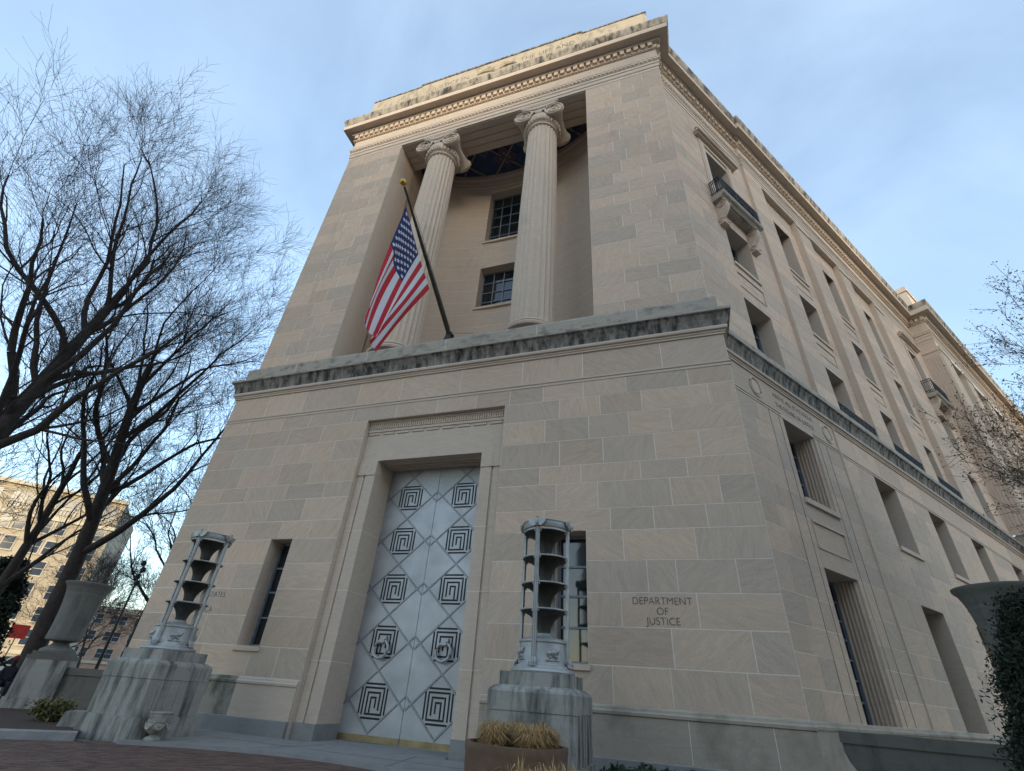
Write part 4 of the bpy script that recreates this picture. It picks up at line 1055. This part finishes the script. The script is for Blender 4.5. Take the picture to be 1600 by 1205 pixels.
for k in range(16):
    a = 2 * math.pi * k / 16; fr = ((.205 * math.cos(a), .205 * math.sin(a)), (-math.sin(a), math.cos(a)), (math.cos(a), math.sin(a)))
    mb.o, mb.u, mb.n = fr
    for q in ((-.03, .0, .405, .418), (-.03, -.02, .345, .405), (-.02, .02, .345, .356), (.012, .022, .356, .39)): mb.box(q[0], q[1], -.005, .009, q[2], q[3])
mb.build('key_band', M['cast'], body)

def planter(x, y, r, zr, lab, seed, grass=True, n=1500):
    t = empty('round_planter', (x, y, GZ), lab, 'planter', 'round brown planters'); h = zr - GZ
    mb = MB(); mb.lathe([(r * .86, 0), (r * .9, .04), (r * .97, h * .5), (r * .985, h - .1), (r, h - .08), (r, h), (r - .07, h), (r - .09, h - .1), (.02, h - .12)], (0, 0), 56); mb.build('bowl', M['terra'], t, smooth=True)
    mb = MB(); mb.lathe([(r - .085, h - .115), (.02, h - .08)], (0, 0), 32, cap=False); mb.build('soil', M['soil'], t)
    if grass:
        rg = random.Random(seed); mb = MB(); cl = []
        for k in range(7):
            a = 2 * math.pi * k / 6 + rg.uniform(-.3, .3); q = (r - .24) * (rg.uniform(.8, 1) if k < 6 else .1); cl.append((q * math.cos(a), q * math.sin(a)))
        for k in range(n):
            cx, cy = rg.choice(cl); a = rg.uniform(0, 6.28); b = rg.uniform(0, .13); L_ = rg.uniform(.12, .36) * (1.2 - 3.4 * b); ln = rg.uniform(.1, 1.0)
            x0, y0 = cx + b * math.cos(a), cy + b * math.sin(a); dx, dy = math.cos(a) * ln * L_, math.sin(a) * ln * L_; w_ = rg.uniform(.0025, .005)
            px_, py_ = -math.sin(a) * w_, math.cos(a) * w_; z0 = h - .11
            i = [mb.p(x0 - px_, y0 - py_, z0), mb.p(x0 + px_, y0 + py_, z0), mb.p(x0 + dx * .5 + px_, y0 + dy * .5 + py_, z0 + L_ * .8), mb.p(x0 + dx * .5 - px_, y0 + dy * .5 - py_, z0 + L_ * .8), mb.p(x0 + dx * 1.1, y0 + dy * 1.1, z0 + L_ * (1.1 - ln * .6))]
            mb.face(i[:4]); mb.face((i[3], i[2], i[4]))
        mb.build('dry_grass', M['drygrass'], t, kind='stuff')
planter(4.80, -4.50, .68, .65, 'brown round planter of dry tan grass before the right pedestal', 3, n=7000)
planter(5.80, -6.55, .55, .44, 'smaller brown round planter at the bottom edge in front of the grassy one', 4, n=1500)

# ------------------------------------------------------------------ vegetation
def segs_mesh(name, segs, sides, mat, parent, kind=None):
    """tapered tubes from arrays of segments (p0, p1, r0, r1)"""
    if not segs: return None
    a = np.array([s[0] for s in segs]); b = np.array([s[1] for s in segs]); r0 = np.array([s[2] for s in segs]); r1 = np.array([s[3] for s in segs])
    t = b - a; t /= np.linalg.norm(t, axis=1)[:, None] + 1e-9
    h = np.where(np.abs(t[:, 2:3]) < .9, np.array([[0, 0, 1.]]), np.array([[1., 0, 0]]))
    e1 = np.cross(t, h); e1 /= np.linalg.norm(e1, axis=1)[:, None]; e2 = np.cross(t, e1)
    n = len(segs); V = np.zeros((n, 2 * sides, 3))
    for k in range(sides):
        c, s = math.cos(2 * math.pi * k / sides), math.sin(2 * math.pi * k / sides)
        V[:, k] = a + (e1 * c + e2 * s) * r0[:, None]; V[:, sides + k] = b + (e1 * c + e2 * s) * r1[:, None]
    base = np.arange(n)[:, None] * 2 * sides; F = []
    for k in range(sides):
        F.append(np.concatenate([base + k, base + (k + 1) % sides, base + sides + (k + 1) % sides, base + sides + k], 1))
    F = np.stack(F, 1).reshape(-1, 4)
    me = bpy.data.meshes.new(name); me.vertices.add(n * 2 * sides); me.vertices.foreach_set('co', V.reshape(-1))
    me.loops.add(len(F) * 4); me.loops.foreach_set('vertex_index', F.reshape(-1).astype(np.int32))
    me.polygons.add(len(F)); me.polygons.foreach_set('loop_start', np.arange(len(F)) * 4)
    me.polygons.foreach_set('use_smooth', np.ones(len(F), bool)); me.update(calc_edges=True)
    me.materials.append(mat); o = bpy.data.objects.new(name, me); col.objects.link(o); o.parent = parent
    if kind: o['kind'] = kind
    return o

def leaf_mesh(name, pts, size, mat, parent, seed=1, kind=None, up=.0):
    rg = np.random.default_rng(seed); P = np.array(pts); n = len(P)
    d = rg.normal(size=(n, 3)); d[:, 2] += up; d /= np.linalg.norm(d, axis=1)[:, None]
    q = rg.normal(size=(n, 3)); e = np.cross(d, q); e /= np.linalg.norm(e, axis=1)[:, None]
    s = size * rg.uniform(.6, 1.4, n)[:, None]
    V = np.stack([P - d * s, P + e * s * .42, P + d * s, P - e * s * .42], 1).reshape(-1, 3)
    F = np.arange(n * 4).reshape(-1, 4)
    me = bpy.data.meshes.new(name); me.vertices.add(n * 4); me.vertices.foreach_set('co', V.reshape(-1)); me.loops.add(n * 4); me.loops.foreach_set('vertex_index', F.reshape(-1).astype(np.int32))
    me.polygons.add(n); me.polygons.foreach_set('loop_start', np.arange(n) * 4); me.update(calc_edges=True)
    me.materials.append(mat); o = bpy.data.objects.new(name, me); col.objects.link(o); o.parent = parent
    if kind: o['kind'] = kind
    return o

def grow(seed, H, fork, r0, limbs, spread, lens, counts, up=.25, gnarl=.14, minr=.007, lean=(0, 0), asym=None, thin=1.0):
    rg = np.random.default_rng(seed); lv = [[] for _ in range(6)]; tips = []
    def branch(p, d, L, r, depth, rend=None):
        nseg = (11, 9, 7, 5, 4, 3)[depth]; pts = [np.array(p, float)]; rads = [r]; d = np.array(d, float); d /= np.linalg.norm(d)
        re = r * (.52 if depth == 0 else .22) if rend is None else rend
        re = max(re, minr * .7)
        for k in range(nseg):
            d = d + rg.normal(size=3) * gnarl * (.25 if depth == 0 else 1.0) + np.array([0, 0, up * (.02 if depth == 0 else (.16 if depth < 3 else .05))])
            if asym is not None and 0 < depth < 4: d = d + np.array([asym[0], asym[1], 0]) * .05
            d /= np.linalg.norm(d); q = pts[-1] + d * L / nseg; rr = r + (re - r) * (k + 1) / nseg
            lv[depth].append((pts[-1], q, rads[-1], rr)); pts.append(q); rads.append(rr)
        return pts, rads, d
    def side(d, ang):
        q = rg.normal(size=3); e = np.cross(d, q); e /= np.linalg.norm(e) + 1e-9
        v = d * math.cos(ang) + e * math.sin(ang); return v
    tp, tr, td = branch((0, 0, 0), (lean[0], lean[1], 1), fork, r0, 0, rend=r0 * .34)
    roots = []
    for k in range(limbs):
        az = 2.4 * k + rg.uniform(-.4, .4); f = .36 + .64 * (k + .5) / limbs; el = spread[1] + (spread[0] - spread[1]) * f ** 1.5 + rg.uniform(-.12, .12)
        v = np.array([math.cos(az) * math.sin(el), math.sin(az) * math.sin(el), math.cos(el)])
        i = min(int(round(f * (len(tp) - 1))), len(tp) - 1)
        roots.append((tp[i], v, lens[0] * rg.uniform(.8, 1.15) * (1.12 - .3 * f), tr[i] * rg.uniform(.45, .62)))
    cur = roots
    for depth in range(1, 5):
        nxt = []
        for (p, d, L, r) in cur:
            pts, rads, dl = branch(p, d, L, max(r, minr), depth)
            if depth == 4: tips.append(pts[-1]); tips.append(pts[2]); continue
            c = counts[depth - 1]
            for k in range(c):
                f = rg.uniform(.22, 1.0) if k < c - 2 else 1.0
                i = min(int(f * (len(pts) - 1)), len(pts) - 1); j = max(i - 1, 0); dd_ = pts[i] - pts[j] if i > 0 else np.array(d)
                dd_ = dd_ / (np.linalg.norm(dd_) + 1e-9)
                v = side(dd_, rg.uniform(.35, .85)) + np.array([0, 0, .10])
                nxt.append((pts[i], v, lens[depth] * rg.uniform(.55, 1.2) * (1.15 - .35 * f), rads[i] * rg.uniform(.34, .54)))
        cur = nxt
    return lv, tips

def bare_tree(name, loc, lab, seed, mats=('bark', 'twig'), group='bare trees left of the building', **kw):
    t = empty(name, loc, lab, 'tree', group)
    lv, tips = grow(seed, **kw)
    segs_mesh('trunk', lv[0] + lv[1], 9, M[mats[0]], t)
    o = segs_mesh('branches', lv[2], 5, M[mats[0]], t, 'stuff'); o2 = segs_mesh('crown', lv[3] + lv[4], 3, M[mats[1]], t)
    return t, tips

bare_tree('bare_tree', (-18.0, -2.9, -.15), 'tallest bare tree with a thick forked trunk at the left edge', 21, H=24, fork=17.0, r0=.46, limbs=17, spread=(.25, 1.15), lens=(9.4, 4.7, 2.6, 1.3), counts=(9, 9, 8), up=.35, gnarl=.15, minr=.0055)
bare_tree('bare_tree', (-20.2, 4.2, -.15), 'bare tree with a dark trunk rising behind the large left urn', 33, H=20, fork=15.5, r0=.42, limbs=16, spread=(.25, 1.15), lens=(8.4, 4.3, 2.4, 1.2), counts=(8, 8, 8), up=.35, gnarl=.16, minr=.0065)
bare_tree('bare_tree', (-24.0, 3.4, -.15), 'slender bare tree leaning beside the dark evergreen', 45, H=18, fork=11.0, r0=.30, limbs=11, spread=(.25, 1.0), lens=(6.5, 3.6, 2.0, 1.0), counts=(7, 8, 6), up=.35, gnarl=.16, minr=.007, lean=(.05, .02))
bare_tree('bare_tree', (-28.0, 14.0, -.15), 'distant bare tree seen between the lamp post and the building', 57, H=15, fork=11.0, r0=.26, limbs=12, spread=(.25, 1.1), lens=(6.5, 3.6, 2.0, 1.0), counts=(8, 8, 6), up=.35, gnarl=.18, minr=.008)
bare_tree('bare_tree', (-32.0, 2.0, -.15), 'far bare tree in front of the sunlit hotel facade', 69, H=15, fork=9.0, r0=.25, limbs=9, spread=(.25, 1.1), lens=(5.5, 3.2, 1.8, .9), counts=(7, 7, 5), up=.35, gnarl=.17, minr=.009)

t, tips = bare_tree('budding_tree', (19.5, 2.0, -.15), 'budding tree with brownish green sprigs in front of the long side wall', 81, mats=('bark2', 'bark2'), group='budding trees right', H=14, fork=7.6, r0=.20, limbs=15, spread=(.35, 1.3), lens=(4.6, 2.6, 1.4, .75), counts=(9, 9, 7), up=.35, gnarl=.15, minr=.006)
rg = np.random.default_rng(4); tp_ = np.array(tips); tp_ = tp_[rg.random(len(tp_)) < .95]
leaf_mesh('buds', np.concatenate([tp_ + rg.normal(size=tp_.shape) * .07 for _ in range(4)]), .034, M['bud'], t, 3)

def evergreen(name, loc, h, r, lab, seed, n, size, mat='yew', conical=.55):
    t = empty(name, loc, lab, 'shrub' if h < 4 else 'tree'); rg = np.random.default_rng(seed)
    mb = MB(); mb.tube([(0, 0, -.05), (.02, 0, h * .5), (0, .03, h * .92)], [.09 * r + .03, .06 * r + .02, .012], 7); mb.build('trunk', M['bark'], t)
    seg = []; pts = []
    for k in range(int(n / 45)):
        z = h * (.04 + .93 * rg.random()); f = (1 - z / h) ** conical * (1 if z > .12 * h else .75 + 2 * z / h); a = rg.uniform(0, 6.283)
        R_ = r * f * rg.uniform(.74, 1.0) * (1 + .12 * math.sin(a * 5 + z * 4)) + .04; o = np.array([0, 0, z * .92]); tip = np.array([R_ * math.cos(a), R_ * math.sin(a), z + .18 * R_])
        seg.append((o, tip, .014, .004))
        for j in range(45):
            u = rg.uniform(.45, 1.05) ** .6; q = o + (tip - o) * u + rg.normal(size=3) * (.055 * r + .02); pts.append(q)
    segs_mesh('branches', seg, 3, M['bark'], t, 'stuff'); leaf_mesh('foliage', pts, size, M[mat], t, seed + 1, up=.3)
    return t
evergreen('evergreen_shrub', (11.38, -3.6, -.05), 2.75, 1.0, 'dark dense evergreen shrub at the right edge before the stone urn', 5, 130000, .026)
evergreen('evergreen_tree', (-25.5, 4.3, -.15), 5.6, 1.6, 'dark evergreen tree at the left edge beneath the bare trees', 8, 16000, .11, conical=.45)

rg = np.random.default_rng(9); ip = []
for k in range(9000):
    x = rg.uniform(5.5, 8.6); y = rg.uniform(-2.6, -.2); hmax = .34 * (1 - .55 * max(0, (x - 6.6) / 2.0)) * (.6 + .4 * math.sin(x * 7) * math.cos(y * 6))
    ip.append((x, y, -.04 + abs(hmax) * rg.random() ** .5))
iv = leaf_mesh('ivy', ip, .045, M['ivy'], None, 12, kind='stuff', up=.5); tag(iv, 'dark green ivy ground cover at the foot of the wall right of the pedestal', 'ivy')

def bush(loc, r, h, lab, seed, n=2600, mat='bush', size=.045):
    t = empty('low_bush', loc, lab, 'bush', 'low bushes in the mulch bed'); rg = np.random.default_rng(seed); pts = []; seg = []
    for k in range(70):
        a = rg.uniform(0, 6.28); q = np.array([math.cos(a) * r * rg.uniform(.2, 1), math.sin(a) * r * rg.uniform(.2, 1), h * rg.uniform(.5, 1.1)]); seg.append((np.zeros(3), q, .009, .003))
        for j in range(n // 70): pts.append(q * rg.uniform(.4, 1.08) + rg.normal(size=3) * .05)
    segs_mesh('stems', seg, 3, M['bark2'], t, 'stuff'); leaf_mesh('leaves', pts, size, M[mat], t, seed, up=.4)
bush((-7.1, -2.55, 0), .42, .34, 'low yellowish green bush in the mulch beside the left urn pedestal', 3)

# ------------------------------------------------------------------ street objects far left
def ray_at(u, v, dist):
    q = np.linalg.inv(ROTM) @ np.array([(u - 800) / 747.44, (v - 602.5) / 747.44, 1.0]); q /= math.hypot(q[0], q[1]); return CAMV + q * dist
p = ray_at(150, 1045, 40)
t = empty('lamp_post', (p[0], p[1], -.17), 'tall thin dark street post with clustered fittings seen beside the urn', 'lamp post')
mb = MB(); mb.tube([(0, 0, -.05), (0, 0, .6), (0, 0, 5.9)], [.13, .10, .055], 8); mb.build('pole', M['iron'], t)
for k, zq in enumerate((5.75, 6.15, 6.55, 6.95)):
    mb = MB(); s_ = (-1) ** k; mb.lathe([(.05, zq - .16), (.15, zq - .12), (.17, zq), (.13, zq + .12), (.04, zq + .17)], (.10 * s_, 0), 10); mb.box(min(0, .1 * s_), max(0, .1 * s_), -.03, .03, zq - .22, zq - .15); mb.build('fitting', M['iron'], t)
mb = MB(); mb.tube([(0, 0, 5.8), (0, 0, 7.25)], [.05, .02], 8); mb.build('finial', M['iron'], t)

for k, (uu, dist, lab) in enumerate(((205, 52, 'small brushy bare tree low behind the thin lamp post'), (70, 60, 'small brushy bare tree low in front of the hotel windows'), (120, 70, 'small brushy bare tree behind the large left urn'))):
    q = ray_at(uu, 1050, dist)
    bare_tree('bare_tree', (q[0], q[1], -.17), lab, 90 + k, H=9, fork=5.5, r0=.15, limbs=11, spread=(.3, 1.2), lens=(4.6, 2.6, 1.5, .8), counts=(7, 7, 6), up=.3, gnarl=.19, minr=.010)

# bench and person
bp = ray_at(4, 1060, 27); bz = -.16
bn = empty('park_bench', (bp[0], bp[1], bz), 'black park bench with lattice ironwork at the left edge', 'bench', rz=R(62))
for k in range(7):
    mb = MB(); mb.box(-.8, .8, .20 + .005 * k, .235 + .005 * k, .46 + .065 * k, .517 + .065 * k); mb.build('back_slat', M['iron'], bn)
for k in range(5):
    mb = MB(); mb.box(-.8, .8, -.28 + .095 * k, -.20 + .095 * k, .42, .45); mb.build('seat_slat', M['iron'], bn)
for sx in (-.72, 0, .72):
    mb = MB(); mb.tube([(sx, -.25, 0), (sx, -.25, .42), (sx, .18, .42), (sx, .26, .92)], .022, 6); mb.tube([(sx, .22, 0), (sx, .18, .42)], .022, 6); mb.tube([(sx, -.25, .05), (sx, .2, .38)], .014, 5); mb.tube([(sx, -.25, .38), (sx, .21, .05)], .014, 5); mb.build('leg', M['iron'], bn)
def person():
    sk = [(0, 0, .52), (0, .03, .72), (0, .05, .92), (0, .03, 1.06), (0, .0, 1.16), (0, -.01, 1.28),
          (.10, -.02, .52), (.13, -.42, .53), (.13, -.46, .10), (.13, -.60, .045), (-.10, -.02, .52), (-.14, -.42, .53), (-.14, -.44, .10), (-.14, -.58, .045),
          (.17, .05, .98), (.24, -.02, .72), (.16, -.25, .62), (-.17, .05, .98), (-.24, -.02, .72), (-.16, -.25, .62)]
    ed = [(0, 1), (1, 2), (2, 3), (3, 4), (4, 5), (0, 6), (6, 7), (7, 8), (8, 9), (0, 10), (10, 11), (11, 12), (12, 13), (2, 14), (14, 15), (15, 16), (2, 17), (17, 18), (18, 19)]
    rd = [.16, .15, .17, .06, .085, .09, .10, .075, .055, .045, .10, .075, .055, .045, .075, .055, .035, .075, .055, .035]
    me = bpy.data.meshes.new('person'); me.from_pydata(sk, ed, []); o = bpy.data.objects.new('person', me); col.objects.link(o)
    md = o.modifiers.new('skin', 'SKIN')
    for v, r in zip(me.skin_vertices[0].data, rd): v.radius = (r, r)
    me.skin_vertices[0].data[0].use_root = True
    sb = o.modifiers.new('sub', 'SUBSURF'); sb.levels = 2; sb.render_levels = 2
    me.materials.append(simple('dark_coat', (.012, .013, .017), .85)); return o
pr = person(); tag(pr, 'person in dark clothing seated on the black bench, seen from behind', 'person')
pr.location = (bp[0] + .1 * math.cos(R(62)), bp[1] + .1 * math.sin(R(62)), bz + .0); pr.rotation_euler[2] = R(62)
mb = MB(); mb.lathe([(.06, 1.24), (.098, 1.27), (.103, 1.31), (.09, 1.36), (.05, 1.40), (.01, 1.41)], (0, .0), 14); mb.build('knit_hat', simple('red_brown_hat', (.14, .03, .025), .9), pr, smooth=True)

# parked car
cp = ray_at(40, 1052, 46)
car = empty('parked_car', (cp[0], cp[1], -.17), 'pale blue grey car parked on the street behind the left urn pedestal', 'car', rz=R(40))
M['carpaint'] = simple('pale_blue_paint', (.42, .48, .55), .3, .2, var=.03, spec=.6)
mb = MB((0, 0), (1, 0), (0, 1))
side_ = [(-2.2, .35), (-2.25, .62), (-2.1, .85), (-1.3, .95), (-.75, 1.40), (.75, 1.44), (1.45, 1.0), (2.15, .92), (2.25, .6), (2.2, .35)]
mb.prism_d([(x, z) for x, z in side_], -.86, .86); mb.build('body', M['carpaint'], car)
for s in (-1, 1):
    mb = MB(); y0, y1 = sorted((s * .855, s * .872))
    mb.prism_d([(-1.12, .97), (-.68, 1.34), (-.05, 1.36), (-.05, .97)], y0, y1); mb.prism_d([(.05, .97), (.05, 1.36), (.70, 1.37), (1.22, 1.0)], y0, y1); mb.build('side_window', M['glass'], car)
    for x in (-1.35, 1.4):
        mb = MB(); y0, y1 = sorted((s * .70, s * .90)); ring_ = [(x + .32 * math.cos(2 * math.pi * k / 20), .32 + .32 * math.sin(2 * math.pi * k / 20)) for k in range(20)]
        mb.prism_d(ring_, y0, y1); wh = mb.build('wheel', M['iron'], car)
        mb = MB(); mb.prism_d([(x + .19 * math.cos(2 * math.pi * k / 14), .32 + .19 * math.sin(2 * math.pi * k / 14)) for k in range(14)], *sorted((s * .895, s * .91))); mb.build('rim', M['alu_lamp'], wh)
    mb = MB(); mb.box(-2.27, -2.15, min(s * .55, s * .8), max(s * .55, s * .8), .62, .76); mb.build('headlight', M['white'], car)
mb = MB(); mb.prism_s([(-.72, .985), (.72, .985), (.62, 1.38), (-.62, 1.38)], -1.3, -1.29); mb.quad((-1.27, -.72, .99), (-1.27, .72, .99), (-.80, .62, 1.39), (-.80, -.62, 1.39)); mb.build('windscreen', M['glass'], car)

sp = ray_at(9, 1023, 42)
sg = empty('street_sign', (sp[0], sp[1], -.17), 'red street sign panel on a post at the left edge', 'sign', rz=R(55))
mb = MB(); mb.tube([(0, 0, -.05), (0, 0, 2.95)], .03, 6); mb.build('post', M['iron'], sg)
mb = MB(); mb.box(-.42, .42, -.05, -.02, 2.25, 2.95); mb.build('panel', simple('sign_red', (.55, .05, .04), .6), sg)

# ------------------------------------------------------------------ buildings in the distance
def far_building(name, org, u, n, length, depth, floors, fh, z0, lab, wallm, trim, pairs=True, bay=4.6, top=True, zdrop=0.0):
    t = empty(name, (org[0], org[1], -.2), lab, 'building'); fr = ((0, 0), u, n); g = .2
    H = z0 + floors * fh + (4.2 if top else .6)
    mb = MB(*fr); mb.box(0, length, -depth, 0, -.1 + g, H + g); mb.build('wall', wallm, t)
    for zb, th, pj in ((z0 - .35, .45, .25), (z0 + floors * fh - .2, .5, .35), (H - .3, .55, .5)):
        mb = MB(*fr); mb.box(-pj * .5, length + pj * .5, -.3, pj, zb + g, zb + th + g); mb.build('cornice', trim, t)
    nb = int(length / bay); fm = {}
    for b in range(nb):
        c = (b + .5) * bay
        for f in range(floors):
            zz = z0 + f * fh + .75
            for dx in ((-.85, .85) if pairs else (0,)):
                k = 'w'
                if k not in fm:
                    q = MB(*fr); w2_, h2_ = .62, 1.75
                    q.box(-w2_ - .12, -w2_, 0, .10, 0, h2_); q.box(w2_, w2_ + .12, 0, .10, 0, h2_); q.box(-w2_ - .12, w2_ + .12, 0, .12, h2_, h2_ + .16); q.box(-w2_ - .2, w2_ + .2, 0, .2, -.16, 0); q.box(-w2_, w2_, 0, .06, h2_ * .5 - .03, h2_ * .5 + .03)
                    a = q.build('window', trim, t); q = MB(*fr); q.box(-w2_, w2_, .005, .03, .0, h2_); pn = q.build('pane', M['farglass'], a)
                    fm[k] = (a, pn); wo = a
                else:
                    wo = link_copy(fm[k][0], t); link_copy(fm[k][1], wo)
                s_ = c + dx; wo.location = (u[0] * s_, u[1] * s_, zz + g)
        if top:
            zz = z0 + floors * fh + .7
            q = MB(*fr); q.box(c - bay * .36, c + bay * .36, .01, .05, zz + g, zz + 2.3 + g); q.build('loggia_opening', M['farglass'], t)
            q = MB(*fr)
            for k in range(9): x = c - bay * .34 + bay * .68 * k / 8; q.box(x - .06, x + .06, .05, .2, zz + g, zz + .75 + g)
            q.box(c - bay * .37, c + bay * .37, .05, .25, zz + .75 + g, zz + .87 + g); q.box(c - .08, c + .08, .05, .12, zz + .88 + g, zz + 2.3 + g); q.build('balustrade', trim, t)
    return t
M['farglass'] = simple('far_window_glass', (.03, .045, .07), .08, 0, var=.2, spec=.9)
M['hotelwall'] = simple('tan_masonry', (.40, .34, .25), .9, var=.14, scale=.6); M['hoteltrim'] = simple('cream_trim', (.50, .45, .36), .9, var=.1, scale=.6)
uh = Vector((.641, .768)); uh.normalize(); nh = (uh.y, -uh.x)
E_ = ray_at(177, 830, 96)
L_ = 46.0
far_building('hotel_building', (E_[0] - uh.x * L_, E_[1] - uh.y * L_), tuple(uh), nh, L_, 20, 6, 2.75, 1.9, 'sunlit tan hotel building with paired windows and a top loggia behind the bare trees', M['hotelwall'], M['hoteltrim'])
E2 = ray_at(250, 1000, 150)
far_building('brick_building', (E2[0] - uh.x * 30, E2[1] - uh.y * 30), tuple(uh), nh, 60, 20, 3, 3.3, 1.5, 'distant lower sunlit building between the urn and the left lamp', simple('pinkish_masonry', (.42, .28, .20), .9, var=.15, scale=.5), M['hoteltrim'], top=False)

# unseen office blocks added behind the viewer; stepped heights keep the lower storeys shaded
M['oppwall'] = simple('opposite_limestone', (.36, .32, .27), .9, var=.12, scale=.3)
def opp(x0, x1, H, lab):
    t = empty('shade_office_block', ((x0 + x1) / 2, -58, -.2), lab, 'building', 'unseen office blocks added across the street for shade'); hx = (x1 - x0) / 2
    mb = MB(); mb.box(-hx, hx, -24, 0, .0, H); mb.build('wall', M['oppwall'], t)
    mb = MB(); mb.box(-hx + .01, hx - .01, .0, .6, H - 1.2, H - .2); mb.build('cornice', M['oppwall'], t)
    first = None; nb = int((x1 - x0) / 4.2); nf = int((H - 6) / 4.0)
    for b in range(nb):
        for f in range(nf):
            xx = -hx + (b + .5) * (x1 - x0) / nb
            if first is None:
                q = MB(); q.box(-.9, .9, 0, .04, 0, 2.4); first = q.build('window', M['farglass'], t); o = first
            else: o = link_copy(first, t)
            o.location = (xx, 0, 3.0 + f * 4.0)
OPPH = 38.9
opp(-6, 48, OPPH, 'unseen limestone office block across the street facing the doors, added for shade')
opp(48.02, 80, OPPH + 4.5, 'unseen limestone office block across the street, right of the first, added for shade')
opp(80.02, 135, OPPH + 9, 'tallest unseen limestone office block across the street, added for shade')
